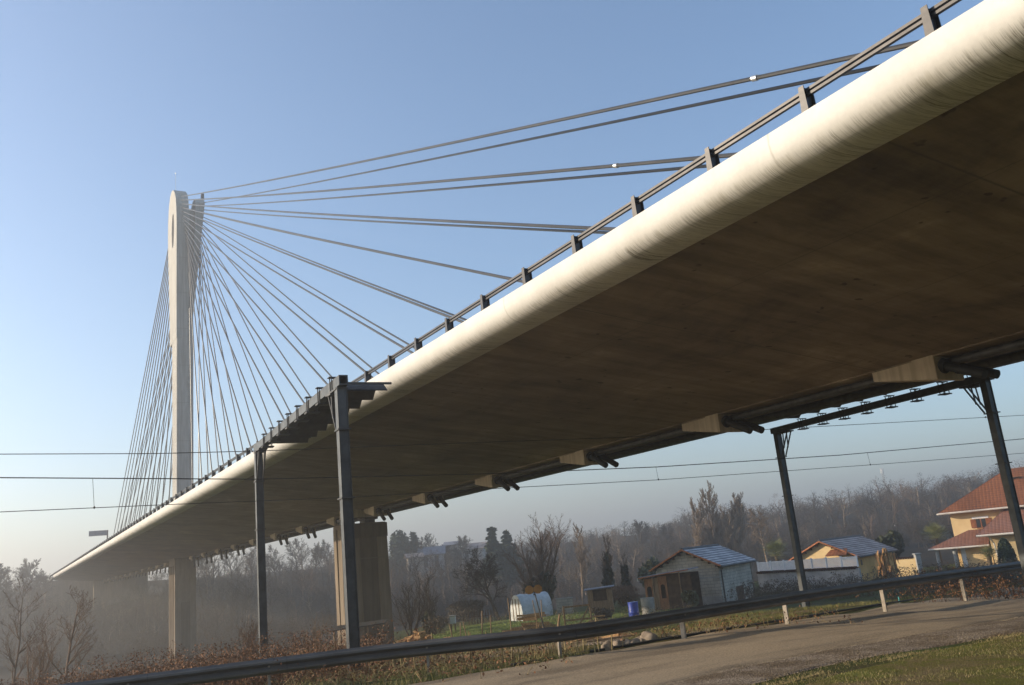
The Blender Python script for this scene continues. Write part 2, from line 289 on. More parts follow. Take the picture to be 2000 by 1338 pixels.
# ------------------------------------------------------------------ mesh helpers
class MB:
    def __init__(s): s.v = []; s.f = []; s.uv = {}
    def quad(s, *p):
        n = len(s.v); s.v += [tuple(q) for q in p]; s.f.append(tuple(range(n, n + len(p))))
    def box(s, a, b, T=None):
        (x0, y0, z0), (x1, y1, z1) = a, b
        P = [Vector(p) for p in ((x0, y0, z0), (x1, y0, z0), (x1, y1, z0), (x0, y1, z0), (x0, y0, z1), (x1, y0, z1), (x1, y1, z1), (x0, y1, z1))]
        if T: P = [T @ p for p in P]
        n = len(s.v); s.v += [tuple(p) for p in P]
        s.f += [tuple(n + i for i in q) for q in ((3, 2, 1, 0), (4, 5, 6, 7), (0, 1, 5, 4), (1, 2, 6, 5), (2, 3, 7, 6), (3, 0, 4, 7))]
    def bar(s, p, q, w, h=None, up=(0, 0, 1)):
        p, q = Vector(p), Vector(q); d = (q - p).normalized(); up = Vector(up)
        if abs(d.dot(up)) > .98: up = Vector((1, 0, 0))
        a = d.cross(up).normalized() * w / 2; b = a.normalized().cross(d) * (h or w) / 2
        n = len(s.v)
        for c in (p, q):
            for i, j in ((-1, -1), (1, -1), (1, 1), (-1, 1)): s.v.append(tuple(c + a * i + b * j))
        s.f += [tuple(n + i for i in t) for t in ((0, 1, 5, 4), (1, 2, 6, 5), (2, 3, 7, 6), (3, 0, 4, 7), (3, 2, 1, 0), (4, 5, 6, 7))]
    def tube(s, pts, r, n=10, cap=True):
        pts = [Vector(p) for p in pts]; base = len(s.v)
        rs = r if isinstance(r, (list, tuple)) else [r] * len(pts)
        for i, p in enumerate(pts):
            d = (pts[min(i + 1, len(pts) - 1)] - pts[max(i - 1, 0)]).normalized()
            up = Vector((0, 0, 1)) if abs(d.z) < .95 else Vector((1, 0, 0))
            a = d.cross(up).normalized(); b = a.cross(d)
            for k in range(n):
                t = 2 * math.pi * k / n; s.v.append(tuple(p + (a * math.cos(t) + b * math.sin(t)) * rs[i]))
        for i in range(len(pts) - 1):
            for k in range(n):
                k2 = (k + 1) % n
                s.f.append((base + i * n + k, base + i * n + k2, base + (i + 1) * n + k2, base + (i + 1) * n + k))
        if cap:
            s.f.append(tuple(base + k for k in range(n))); e = base + (len(pts) - 1) * n
            s.f.append(tuple(e + k for k in reversed(range(n))))
    def prism(s, poly, d, cap=True):
        """poly: 3-D points; extruded by vector d"""
        n = len(s.v); k = len(poly); d = Vector(d)
        s.v += [tuple(p) for p in poly] + [tuple(Vector(p) + d) for p in poly]
        for i in range(k):
            j = (i + 1) % k; s.f.append((n + i, n + j, n + k + j, n + k + i))
        if cap: s.f.append(tuple(n + i for i in reversed(range(k)))); s.f.append(tuple(n + k + i for i in range(k)))
    def lathe(s, c, prof, n=20):
        base = len(s.v)
        for (r, z) in prof:
            for k in range(n):
                t = 2 * math.pi * k / n; s.v.append((c[0] + r * math.cos(t), c[1] + r * math.sin(t), c[2] + z))
        for i in range(len(prof) - 1):
            for k in range(n):
                k2 = (k + 1) % n; s.f.append((base + i * n + k, base + i * n + k2, base + (i + 1) * n + k2, base + (i + 1) * n + k))
        s.f.append(tuple(base + k for k in reversed(range(n)))); e = base + (len(prof) - 1) * n; s.f.append(tuple(e + k for k in range(n)))
    def roof(s, pts, thick=.08):
        """a roof slope given by 4 (or 3) points, eave first two; UV in metres along eave / up slope"""
        P = [Vector(p) for p in pts]; nrm = (P[1] - P[0]).cross(P[-1] - P[0]).normalized()
        if nrm.z < 0: nrm = -nrm
        ex = (P[1] - P[0]).normalized(); ey = nrm.cross(ex)
        n = len(s.v); k = len(P); fi = len(s.f)
        s.v += [tuple(p + nrm * thick) for p in P] + [tuple(p) for p in P]
        s.f.append(tuple(n + i for i in range(k))); s.uv[fi] = [((p - P[0]).dot(ex) + 20, (p - P[0]).dot(ey) + 20) for p in P]
        s.f.append(tuple(n + k + i for i in reversed(range(k))))
        for i in range(k):
            j = (i + 1) % k; s.f.append((n + i, n + k + i, n + k + j, n + j))
    def build(s, name, m, parent=None, smooth=False, bevel=0., fix=True):
        me = bpy.data.meshes.new(name); me.from_pydata(s.v, [], s.f); me.materials.append(M[m] if isinstance(m, str) else m)
        if s.uv:
            l = me.uv_layers.new(name='UVMap')
            for fi, uvs in s.uv.items():
                for li, c in zip(me.polygons[fi].loop_indices, uvs): l.data[li].uv = c
        elif fix:
            bm = bmesh.new(); bm.from_mesh(me); bmesh.ops.recalc_face_normals(bm, faces=bm.faces); bm.to_mesh(me); bm.free()
        if smooth:
            me.polygons.foreach_set('use_smooth', [True] * len(me.polygons)); me.set_sharp_from_angle(angle=R_(40))
        o = bpy.data.objects.new(name, me); COL.objects.link(o)
        if parent: o.parent = parent
        if bevel:
            b = o.modifiers.new('bevel', 'BEVEL'); b.width = bevel; b.segments = 2; b.limit_method = 'ANGLE'
        return o
def npmesh(name, verts, quads, m, parent=None, tri=False):
    me = bpy.data.meshes.new(name); k = 3 if tri else 4
    me.vertices.add(len(verts)); me.vertices.foreach_set('co', np.ascontiguousarray(verts, dtype=np.float32).ravel())
    q = np.ascontiguousarray(quads, dtype=np.int32); me.loops.add(q.size); me.loops.foreach_set('vertex_index', q.ravel())
    me.polygons.add(len(q)); me.polygons.foreach_set('loop_start', np.arange(0, q.size, k, dtype=np.int32))
    try: me.polygons.foreach_set('loop_total', np.full(len(q), k, dtype=np.int32))
    except Exception: pass
    me.update(calc_edges=True); me.materials.append(M[m] if isinstance(m, str) else m)
    o = bpy.data.objects.new(name, me); COL.objects.link(o)
    if parent: o.parent = parent
    return o
def tag(o, label=None, cat=None, group=None, kind=None):
    if label: o['label'] = label
    if cat: o['category'] = cat
    if group: o['group'] = group
    if kind: o['kind'] = kind
    return o
def thing(name, label, cat, loc=(0, 0, 0), rz=0., group=None):
    o = bpy.data.objects.new(name, None); COL.objects.link(o); o.empty_display_size = .3
    o.location = loc; o.rotation_euler = (0, 0, rz); return tag(o, label, cat, group)
def copy_tree(o, parent=None):
    c = o.copy(); COL.objects.link(c)
    if parent: c.parent = parent
    for ch in list(o.children): copy_tree(ch, c)
    return c

# ------------------------------------------------------------------ world, sun, camera
SUN_U, SUN_V, SUN_EL = -0.9994, 0.035, R_(16)
sd = np.array([*xy(SUN_U, SUN_V)]); sd = sd / np.linalg.norm(sd)
sun_dir = Vector((sd[0] * math.cos(SUN_EL), sd[1] * math.cos(SUN_EL), math.sin(SUN_EL)))
w = bpy.data.worlds.new("World"); scene.world = w; w.use_nodes = True
nt = w.node_tree; bg = nt.nodes['Background']; sky = nt.nodes.new('ShaderNodeTexSky'); sky.sky_type = 'NISHITA'
sky.sun_disc = False; sky.sun_elevation = SUN_EL; sky.sun_rotation = math.atan2(sun_dir.x, sun_dir.y)
sky.air_density = 1.0; sky.dust_density = 1.0; sky.ozone_density = 2.6; sky.altitude = 150
nt.links.new(sky.outputs[0], bg.inputs[0]); bg.inputs[1].default_value = .15
L = bpy.data.lights.new('sun', 'SUN'); L.energy = 4.3; L.angle = R_(.5); L.color = (1, .86, .67)
lo = bpy.data.objects.new('sun', L); COL.objects.link(lo); lo.rotation_euler = (-sun_dir).to_track_quat('-Z', 'Y').to_euler(); lo.location = (-60, 40, 60)
cam = bpy.data.cameras.new('camera'); co = bpy.data.objects.new('camera', cam); COL.objects.link(co)
cam.sensor_width = 36; cam.lens = FPX / 2000 * 36; cam.clip_start = .05; cam.clip_end = 6000
co.matrix_world = Matrix(((CR[0], CU[0], -CF[0], 0), (CR[1], CU[1], -CF[1], 0), (CR[2], CU[2], -CF[2], 0), (0, 0, 0, 1)))
scene.camera = co
scene.view_settings.view_transform = 'Standard'; scene.view_settings.look = 'None'; scene.view_settings.exposure = 0.75
cy = scene.cycles; cy.use_denoising = True
try: cy.denoiser = 'OPENIMAGEDENOISE'
except Exception: pass
cy.max_bounces = 6; cy.diffuse_bounces = 4; cy.glossy_bounces = 2; cy.transparent_max_bounces = 6; cy.volume_bounces = 0
cy.caustics_reflective = False; cy.caustics_refractive = False

# haze
hm = bpy.data.materials.new('haze'); hm.use_nodes = True; hnt = hm.node_tree
hnt.nodes.remove(hnt.nodes['Principled BSDF']); pv = hnt.nodes.new('ShaderNodeVolumePrincipled')
pv.inputs['Color'].default_value = (1, .975, .94, 1); pv.inputs['Density'].default_value = .0017; pv.inputs['Anisotropy'].default_value = .5
hnt.links.new(pv.outputs[0], hnt.nodes['Material Output'].inputs['Volume'])
M['haze'] = hm
hb = MB(); hb.box((-1700, -1700, -14), (1700, 1700, 64)); tag(hb.build('haze', 'haze'), kind='stuff')

# ------------------------------------------------------------------ ground sheets
def polar_ground():
    rs = np.concatenate([np.arange(0, 30, .75), np.arange(30, 70, 1.6), np.arange(70, 320, 6), np.geomspace(330, 1550, 24)])
    th = np.concatenate([np.arange(-45, 50, .9), np.arange(50, 315, 6)])
    V = []
    for r in rs:
        for t in th:
            tt = t if t <= 180 else t - 360
            u, v = r * math.sin(R_(tt)), r * math.cos(R_(tt)); x, y = xy(u, v); V.append((x, y, zuv(u, v)))
    n = len(th); F = []
    for i in range(len(rs) - 1):
        for k in range(n):
            k2 = (k + 1) % n; F.append((i * n + k, (i + 1) * n + k, (i + 1) * n + k2, i * n + k2))
    o = npmesh('ground', np.array(V), np.array(F), 'soil'); o.data.materials.append(M['litter'])
    idx = np.array([1 if rs[i] > 95 else 0 for i in range(len(rs) - 1) for k in range(n)], dtype=np.int32)
    o.data.polygons.foreach_set('material_index', idx)
    o.data.polygons.foreach_set('use_smooth', [True] * len(o.data.polygons))
    return tag(o, kind='structure')
polar_ground()
def strip(name, near, far, m, off, n=90, across=10, rag=0., kind='structure', seed=1):
    """a sheet draped on the ground between two polylines in (u, v)"""
    rg = np.random.default_rng(seed)
    def samp(pl, t):
        pl = np.array(pl); s = np.concatenate([[0], np.cumsum(np.hypot(*np.diff(pl, axis=0).T))]); s /= s[-1]
        return np.interp(t, s, pl[:, 0]), np.interp(t, s, pl[:, 1])
    V = []; ph = rg.uniform(0, 6, 6)
    def nz(t, k): return sum(math.sin(t * f + ph[(i + k) % 6]) / (i + 1) for i, f in enumerate((23, 61, 127, 251)))
    for i in range(n + 1):
        t = i / n; a = np.array(samp(near, t)); b = np.array(samp(far, t)); d = (b - a) / max(1e-6, np.linalg.norm(b - a))
        a = a + d * rag * nz(t, 0); b = b + d * rag * nz(t, 3)
        for j in range(across + 1):
            p = a + (b - a) * j / across; x, y = xy(*p); V.append((x, y, zuv(*p) + (off if 0 < j < across and 0 < i < n else -.05)))
    F = [(i * (across + 1) + j, (i + 1) * (across + 1) + j, (i + 1) * (across + 1) + j + 1, i * (across + 1) + j + 1) for i in range(n) for j in range(across)]
    o = npmesh(name, np.array(V), np.array(F), m); o.data.polygons.foreach_set('use_smooth', [True] * len(F))
    bm = bmesh.new(); bm.from_mesh(o.data)
    if bm.faces[:] and sum(f.normal.z for f in bm.faces) < 0: bmesh.ops.reverse_faces(bm, faces=bm.faces)
    bm.to_mesh(o.data); bm.free()
    return tag(o, kind=kind)
def pxl(pts): return [uv(hit(x, min(y, 1420))) for x, y in pts]
road_far = pxl([(560, 1382), (800, 1338), (1150, 1279), (1340, 1247), (1545, 1214), (1728, 1184), (2000, 1145)])
road_near = pxl([(1000, 1425), (1260, 1352), (1450, 1306), (1700, 1262), (1860, 1237), (2000, 1206)])
def ext(pl, a, b):
    p = [np.array(q) for q in pl]; d0 = (p[0] - p[1]) / np.linalg.norm(p[0] - p[1]); d1 = (p[-1] - p[-2]) / np.linalg.norm(p[-1] - p[-2])
    return [tuple(p[0] + d0 * a)] + [tuple(q) for q in p] + [tuple(p[-1] + d1 * b)]
road_far = ext(road_far, 40, 60); road_near = ext(road_near, 40, 60)
strip('road', road_near, road_far, 'asphalt', .03, 200, 30, .05)
sh_in = [(a + .0, b + .25) for a, b in road_near]
sh_out = ext(pxl([(1000, 1470), (1300, 1365), (1480, 1338), (1620, 1302), (1860, 1258), (2000, 1232)]), 40, 60)
strip('gravel_shoulder', sh_out, sh_in, 'gravel', .02, 240, 12, .25, seed=3)
strip('moss_verge', [(-30, 2), (2, 3), (8, 5), (14, 8), (60, 20)], [(a, b + .1) for a, b in sh_out], 'moss', .004, 240, 20, .3, seed=5)
# strip of grass and bare gravel between road and guardrail
gr_near = road_far
verge_out = ext(pxl([(560, 1330), (800, 1305), (1100, 1268), (1340, 1240), (1545, 1206), (1728, 1176), (2000, 1134)]), 40, 60)
strip('grass_verge', [(a, b - .02) for a, b in road_far], [(a, b + 1.2) for a, b in verge_out], 'moss', .004, 140, 6, .03, seed=6)
def guv(px, v): 
    p = ground(px, v); return uv(p)
def sub(pl, a, b_): return pxl([(x, y) for x, y in pl if a <= x <= b_])
VO = [(560, 1330), (680, 1318), (800, 1305), (950, 1287), (1100, 1268), (1220, 1254), (1340, 1240), (1445, 1223), (1545, 1206), (1728, 1176), (1860, 1156), (2000, 1134), (2120, 1116)]
yn = sub(VO, 680, 1445); yf = [yn[0]] + [guv(x, w_) for x, w_ in ((760, 24), (860, 28), (1000, 30), (1150, 29), (1300, 27))] + [yn[-1]]
strip('gravel_yard', yn, yf, 'gravel', .022, 90, 12, .2, seed=8)
lf = [guv(x, w_) for x, w_ in ((785, 58), (820, 66), (880, 76), (1000, 81), (1120, 79), (1240, 72), (1320, 62))]; ln_ = [lf[0]] + [guv(x, w_) for x, w_ in ((815, 50), (900, 45), (1060, 43), (1180, 46), (1290, 53))] + [lf[-1]]
strip('lawn', ln_, lf, 'lawn', .03, 120, 24, .25, seed=9)
bn = sub(VO, 1220, 2120); bf = [bn[0]] + [guv(x, 38) for x in (1330, 1500, 1700, 1900)] + [guv(2160, 40)]
strip('grass_bank', bn, bf, 'moss', .016, 110, 14, .2, seed=10)
# the river in the valley
rv = MB(); P4 = [xy(-260, 118), xy(-30, 150), xy(10, 158), xy(10, 166), xy(-40, 168), xy(-260, 160)]
rv.quad(*[(x, y, -9.0) for x, y in P4]); tag(rv.build('river', 'water'), kind='structure')
# dark kerb along the far road edge
kb = MB()
kp = pxl([(880, 1322), (1000, 1303), (1150, 1276), (1340, 1244), (1545, 1211), (1600, 1202), (1728, 1181), (1800, 1170)])
kp = [Vector((*xy(*p), zuv(*p) + .035)) for p in kp]
for a, b in zip(kp[1:], kp[2:]): kb.bar(a, b, .12, .05)
tag(kb.build('kerb', 'asphaltdark'), kind='structure')

# ------------------------------------------------------------------ THE BRIDGE
Y0, Y1 = -32., 246.
bridge = thing('cable_stayed_bridge', 'long pale concrete cable-stayed road bridge crossing the whole view overhead', 'bridge', (0, 0, 0))
PROF = [(9.60, 5.70), (9.545, 5.67), (9.53, 5.5), (9.55, 5.38), (9.60, 5.27), (9.68, 5.185), (9.79, 5.12), (9.93, 5.08), (10.12, 5.065), (10.34, 5.075), (10.5, 5.10)]
def extr(prof, ys, closed=False):
    mb = MB(); k = len(prof)
    for y in ys:
        for x, z in prof: mb.v.append((x, y, z))
    for i in range(len(ys) - 1):
        for j in range(k - (0 if closed else 1)):
            j2 = (j + 1) % k; mb.f.append((i * k + j, i * k + j2, (i + 1) * k + j2, (i + 1) * k + j))
    if closed: mb.f.append(tuple(reversed(range(k)))); mb.f.append(tuple((len(ys) - 1) * k + j for j in range(k)))
    return mb
yy = list(np.arange(Y0, Y1 + .1, 4.047))
inner = [(10.5, 5.16), (10.5, 5.55), (9.95, 5.62), (9.95, 5.70)]
extr(PROF + inner, yy, True).build('edge_shell', 'fascia', bridge, True)
mir = lambda pr: [(41.0 - x + .0, z) for x, z in pr]
extr(list(reversed(mir(PROF + inner))), yy, True).build('edge_shell', 'fascia', bridge, True)
deckp = [(10.503, 5.13), (20.2, 3.92), (20.2, 3.88), (21.3, 3.88), (21.3, 3.92), (30.497, 5.13), (30.497, 5.56), (20.5, 5.66), (10.503, 5.56)]
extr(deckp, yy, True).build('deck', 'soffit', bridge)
kp_ = MB(); kp_.tube([(20.75, Y0, 3.74), (20.75, Y1, 3.74)], .11, 12); kp_.tube([(24.6, Y0, 4.12), (24.6, Y1, 4.12)], .14, 12)
kp_.build('drain_pipe', 'darksteel', bridge, True)
ct = MB(); ct.box((26.2, Y0, 4.3), (26.9, Y1, 4.42)); ct.build('cable_tray', 'darksteel', bridge)
# parapet railing: rail_beam children and posts
def railing(sign):
    X = (lambda x: x) if sign < 0 else (lambda x: 41.0 - x)
    rl = MB()
    for (z, w, h) in ((6.088, .055, .042), (6.012, .055, .042)):
        x = X(9.78); rl.box((x - w / 2, Y0, z - h / 2), (x + w / 2, Y1, z + h / 2))
    par = rl.build('parapet_rail', 'rail', bridge)
    proto = MB(); z0, z1 = 5.64, 6.14
    for x0, x1 in ((9.68, 9.695), (9.86, 9.875)):
        pl = [(x0, -.068, z0), (x0, .068, z0), (x0, .046, z1), (x0, -.046, z1)]; proto.prism(pl, (x1 - x0, 0, 0))
    proto.box((9.696, -.008, z0), (9.859, .008, z1 - .01)); proto.box((9.63, -.09, z0 - .005), (9.945, .09, z0 + .02))
    pm = proto.build('parapet_post', 'rail', par)
    ys = [5.48 + 2.0 * i for i in range(-3, 118)]
    vis = ys[:96] if sign < 0 else ys[10:26]
    pm.location = (0, vis[0], 0)
    if sign > 0: pm.scale = (-1, 1, 1); pm.location = (41.0, vis[0], 0)
    for y in vis[1:]:
        c = pm.copy(); COL.objects.link(c); c.parent = par; c.location = (pm.location.x, y, 0)
    if sign < 0:
        rest = MB()
        for y in ys[96:]: rest.box((9.66, y - .08, z0), (9.915, y + .08, z1))
        tag(rest.build('far_parapet_posts', 'rail', par), kind='stuff')
railing(-1); railing(1)
# corbels with two anchor tubes, and the stay cables
near_Y = [13.25 + 7.93 * k for k in range(-3, 14)]
far_Y = [130.5 + 8.094 * k for k in range(0, 13)]
def fin_top(side, i, n, back):
    """anchor on the pylon fin: i = 0 shortest .. n-1 longest"""
    t = i / (n - 1)
    if side < 0: return Vector((19.9 + .9 * (1 - t) ** 1.5 + .35, 122.1 if not back else 127.4, 45.5 + 9.0 * t))
    return Vector((22.7 + .75 * t, 122.9 if not back else 126.8, 45.2 + 9.1 * t))
cmb = MB()
for (y, back) in [(y, False) for y in near_Y] + [(y, True) for y in far_Y]:
    s = 1 if not back else -1        # thick face looks away from the pylon
    mb = MB(); zb = 3.28
    P = lambda x, dy, z: (x, y + s * dy, z)
    a = [P(20.18, 0, zb), P(21.32, 0, zb), P(21.32, 0, 3.99), P(20.18, 0, 3.99)]
    b = [P(20.24, 1.9, 3.64), P(21.26, 1.9, 3.64), P(21.26, 1.9, 3.99), P(20.24, 1.9, 3.99)]
    mb.v = a + b; mb.f = [(0, 1, 2, 3), (7, 6, 5, 4), (0, 4, 5, 1), (1, 5, 6, 2), (2, 6, 7, 3), (3, 7, 4, 0)]
    cb = mb.build('anchor_corbel', 'corbel', bridge, bevel=.03)
    lst = near_Y if not back else far_Y
    i = (len(near_Y) - 1 - near_Y.index(y)) if not back else far_Y.index(y)
    for side, xa in ((-1, 20.48), (1, 21.02)):
        top = fin_top(side, i, len(lst), back); A = Vector((xa, y, 3.66)); d = (A - top).normalized()
        # keep the tube leaving the face at a shallow dip
        tb = MB(); dd = Vector((d.x, d.y, max(d.z, -.62) if abs(d.z) > .62 else d.z)).normalized()
        tb.tube([A - dd * .25, A + dd * 1.15], .115, 14); tb.tube([A + dd * .0, A + dd * .14], .19, 14)
        tb.build('anchor_tube', 'black', cb, True)
        cm = MB(); L_ = (top - A).length; n = 14; sag = (.0022 if not back else .001) * L_
        pts = []
        for k in range(n + 1):
            t = k / n; p = A.lerp(top, t); p.z -= sag * 4 * t * (1 - t); pts.append(p)
        cm.tube(pts, .076 if side < 0 else .064, 8); cm.build('stay_cable', 'cable', bridge, True)
        if not back and (i, side) in ((16, -1), (15, -1), (15, 1), (14, 1)):        # bright collars on the longest stays
            for t, ln, mm in (({16: .19, 15: .2, 14: .17}[i] - .02 * side, .22, 'clamp'), ):
                p = A.lerp(top, t); p.z -= sag * 4 * t * (1 - t); q = A.lerp(top, t + ln / L_); q.z -= sag * 4 * t * (1 - t)
                k_ = MB(); k_.tube([p, q], .1, 10); ob = k_.build('cable_collar', mm, bridge, True)
# --- pylon
py = MB()
sec = lambda z, x0, x1, y0, y1: [(x0, y0, z), (x1, y0, z), (x1, y1, z), (x0, y1, z)]
levels = [(5.3, 19.38, 21.5, 122.0, 125.6), (12, 19.39, 21.52, 122.0, 125.6), (25, 19.43, 21.6, 122.0, 125.7), (35, 19.47, 21.69, 122.0, 126.0), (44, 19.5, 21.5, 122.3, 126.2), (46, 19.9, 21.3, 123, 126.2)]
for l in levels: py.v += sec(*l)
for i in range(len(levels) - 1):
    for k in range(4): py.f.append((i * 4 + k, i * 4 + (k + 1) % 4, (i + 1) * 4 + (k + 1) % 4, (i + 1) * 4 + k))
py.f += [(3, 2, 1, 0), tuple(len(levels) * 4 - 4 + k for k in range(4))]
pylon = py.build('pylon', 'pylon', bridge, bevel=.12)
for (x0, x1, z0, z1) in ((19.95, 21.0, 8.5, 43),):
    st = MB(); st.box((x0 - .35, 121.93, z0), (x0 - .22, 122.1, z1)); st.box((x1 + .18, 121.93, z0), (x1 + .3, 122.1, z1)); st.build('pilaster', 'pylon', pylon)
# left fin: profile in Y-Z with an oval hole, thickened in X
def fin(name, x0, x1, prof, hole, lean0, lean1, zref):
    bm = bmesh.new(); loops = []
    for loop in [prof] + ([hole] if hole else []):
        vs = [bm.verts.new((0, y, z)) for y, z in loop]
        loops.append([bm.edges.new((vs[i], vs[(i + 1) % len(vs)])) for i in range(len(vs))])
    bmesh.ops.triangle_fill(bm, edges=[e for l in loops for e in l], use_beauty=True)
    fs = bm.faces[:]
    r = bmesh.ops.extrude_face_region(bm, geom=fs)
    nv = [g for g in r['geom'] if isinstance(g, bmesh.types.BMVert)]; nvs = set(nv)
    for v in bm.verts:
        t = (v.co.z - zref[0]) / (zref[1] - zref[0])
        v.co.x = (x1 + lean1 * t) if v in nvs else (x0 + lean0 * t)
    bmesh.ops.recalc_face_normals(bm, faces=bm.faces)
    me = bpy.data.meshes.new(name); bm.to_mesh(me); bm.free(); me.materials.append(M['pylon'])
    o = bpy.data.objects.new(name, me); COL.objects.link(o); o.parent = pylon
    return o
def ell(cy_, cz, ry, rz, n=20): return [(cy_ + ry * math.cos(2 * math.pi * k / n), cz + rz * math.sin(2 * math.pi * k / n)) for k in range(n)]
headL = [(121.95, 33.5), (121.95, 46), (121.88, 49), (121.97, 51.2), (122.3, 53), (122.9, 54.5), (123.9, 55.6), (125.6, 56.6), (127.4, 57.0), (129.2, 56.6), (130.5, 55.3), (131.3, 53.3), (131.5, 51), (131.2, 48), (130.4, 44), (129.4, 38.5), (128.9, 33.5)]
headL = [(121.95 + (y - 121.95) * .8, z) for y, z in headL]
fin('pylon_fin', 19.44, 21.0, headL, ell(125.1, 50.3, .95, 2.7), .08, .25, (33.5, 55))
headR = [(122.5 + (y - 122.5) * .72, z) for y, z in [(123.0, 36), (122.9, 50), (123.0, 54.2), (124.5, 55.2), (127, 55.4), (129.4, 54.4), (129.8, 50), (129, 36)]]
fin('pylon_fin', 21.45, 21.7, headR, None, .9, 1.95, (36, 55))
web = MB(); web.v = [(20.9, 123.6, 36), (21.6, 123.6, 36), (23.1, 123.6, 53.2), (20.9, 123.6, 53.2), (20.9, 126.6, 36), (21.6, 126.6, 36), (23.1, 126.6, 53.2), (20.9, 126.6, 53.2)]
web.f = [(0, 1, 2, 3), (7, 6, 5, 4), (0, 4, 5, 1), (1, 5, 6, 2), (2, 6, 7, 3), (3, 7, 4, 0)]; web.build('head_web', 'pylon', pylon)
lr = MB(); lr.tube([(20, 125.6, 56.6), (20, 125.6, 59.6)], .05, 6); lr.lathe((20, 125.6, 59.5), [(.0, 0), (.09, .08), (.09, .2), (0, .28)], 8); lr.build('lightning_rod', 'clamp', pylon)
# maintenance stub on the right fin
sb_ = MB(); sb_.box((23.3, 124, 55.3), (23.7, 124.5, 56.2)); sb_.build('anchor_lug', 'darksteel', pylon)
# --- piers
def pier(name, x0, x1, y0, y1, ztop, zbot, taper, parent):
    mb = MB()
    for z, g in ((zbot, taper), (ztop, 0)): mb.v += [(x0 - g * .4, y0 - g * .2, z), (x1 + g, y0 - g * .2, z), (x1 + g, y1 + g * .2, z), (x0 - g * .4, y1 + g * .2, z)]
    mb.f = [(3, 2, 1, 0), (4, 5, 6, 7), (0, 1, 5, 4), (1, 2, 6, 5), (2, 3, 7, 6), (3, 0, 4, 7)]
    return mb.build(name, 'pier', parent, bevel=.08)
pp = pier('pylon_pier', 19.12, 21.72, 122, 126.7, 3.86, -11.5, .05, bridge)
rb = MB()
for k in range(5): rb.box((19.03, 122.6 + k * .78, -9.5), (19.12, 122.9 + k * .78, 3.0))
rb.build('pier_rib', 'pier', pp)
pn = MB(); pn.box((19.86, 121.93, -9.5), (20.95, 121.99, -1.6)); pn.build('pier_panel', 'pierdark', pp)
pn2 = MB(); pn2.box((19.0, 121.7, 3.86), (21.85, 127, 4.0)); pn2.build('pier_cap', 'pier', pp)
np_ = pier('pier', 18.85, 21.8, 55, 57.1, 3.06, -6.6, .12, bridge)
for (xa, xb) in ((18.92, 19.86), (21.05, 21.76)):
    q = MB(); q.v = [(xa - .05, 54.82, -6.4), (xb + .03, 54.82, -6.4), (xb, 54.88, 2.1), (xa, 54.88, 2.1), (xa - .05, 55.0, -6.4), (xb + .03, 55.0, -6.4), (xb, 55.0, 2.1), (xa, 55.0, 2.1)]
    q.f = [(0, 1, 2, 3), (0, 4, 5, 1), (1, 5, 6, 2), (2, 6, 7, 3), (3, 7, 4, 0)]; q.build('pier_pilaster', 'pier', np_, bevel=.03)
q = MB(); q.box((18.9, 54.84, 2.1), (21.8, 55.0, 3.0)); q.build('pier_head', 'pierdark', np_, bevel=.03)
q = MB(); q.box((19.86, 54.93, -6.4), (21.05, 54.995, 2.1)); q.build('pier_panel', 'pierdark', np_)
for k in range(2):
    q = MB(); q.box((18.76, 55.25 + 1.0 * k, -6), (18.86, 55.8 + 1.0 * k, 2.8)); q.build('pier_rib', 'pier', np_)
for x in (19.5, 20.9):
    q = MB(); q.box((x - .35, 55.6, 3.06), (x + .35, 56.6, 3.28)); q.box((x - .45, 55.3, 3.28), (x + .45, 56.8, 3.42)); q.box((x - .3, 55.7, 3.42), (x + .3, 56.5, 4.2)); q.build('bearing', 'darksteel', np_)
q = MB(); q.box((19.3, 55.2, 3.45), (21.6, 57, 4.1)); q.build('bearing_beam', 'corbel', np_)
# far pier and abutment
fp = pier('far_pier', 19.0, 22.0, 238, 240, 4.6, -6, .1, bridge)
ab = MB(); ab.box((9.0, 245.5, -3), (32, 249, 5.05)); ab.build('abutment', 'pier', bridge)

# ------------------------------------------------------------------ sign gantry on the deck
sg = thing('gantry_sign', 'grey cantilever road sign panel standing on the far bridge deck', 'road sign', (17.4, 190, 5.6))
m_ = MB(); m_.tube([(0, 0, 0), (0, 0, 7.0)], .14, 10); m_.bar((0, 0, 6.5), (-2.8, 0, 6.5), .16, .2); m_.build('mast', 'steel', sg)
m_ = MB(); m_.box((-3.3, -.1, 6.0), (.1, -.02, 7.0)); m_.build('panel', 'slate', sg, bevel=.02)

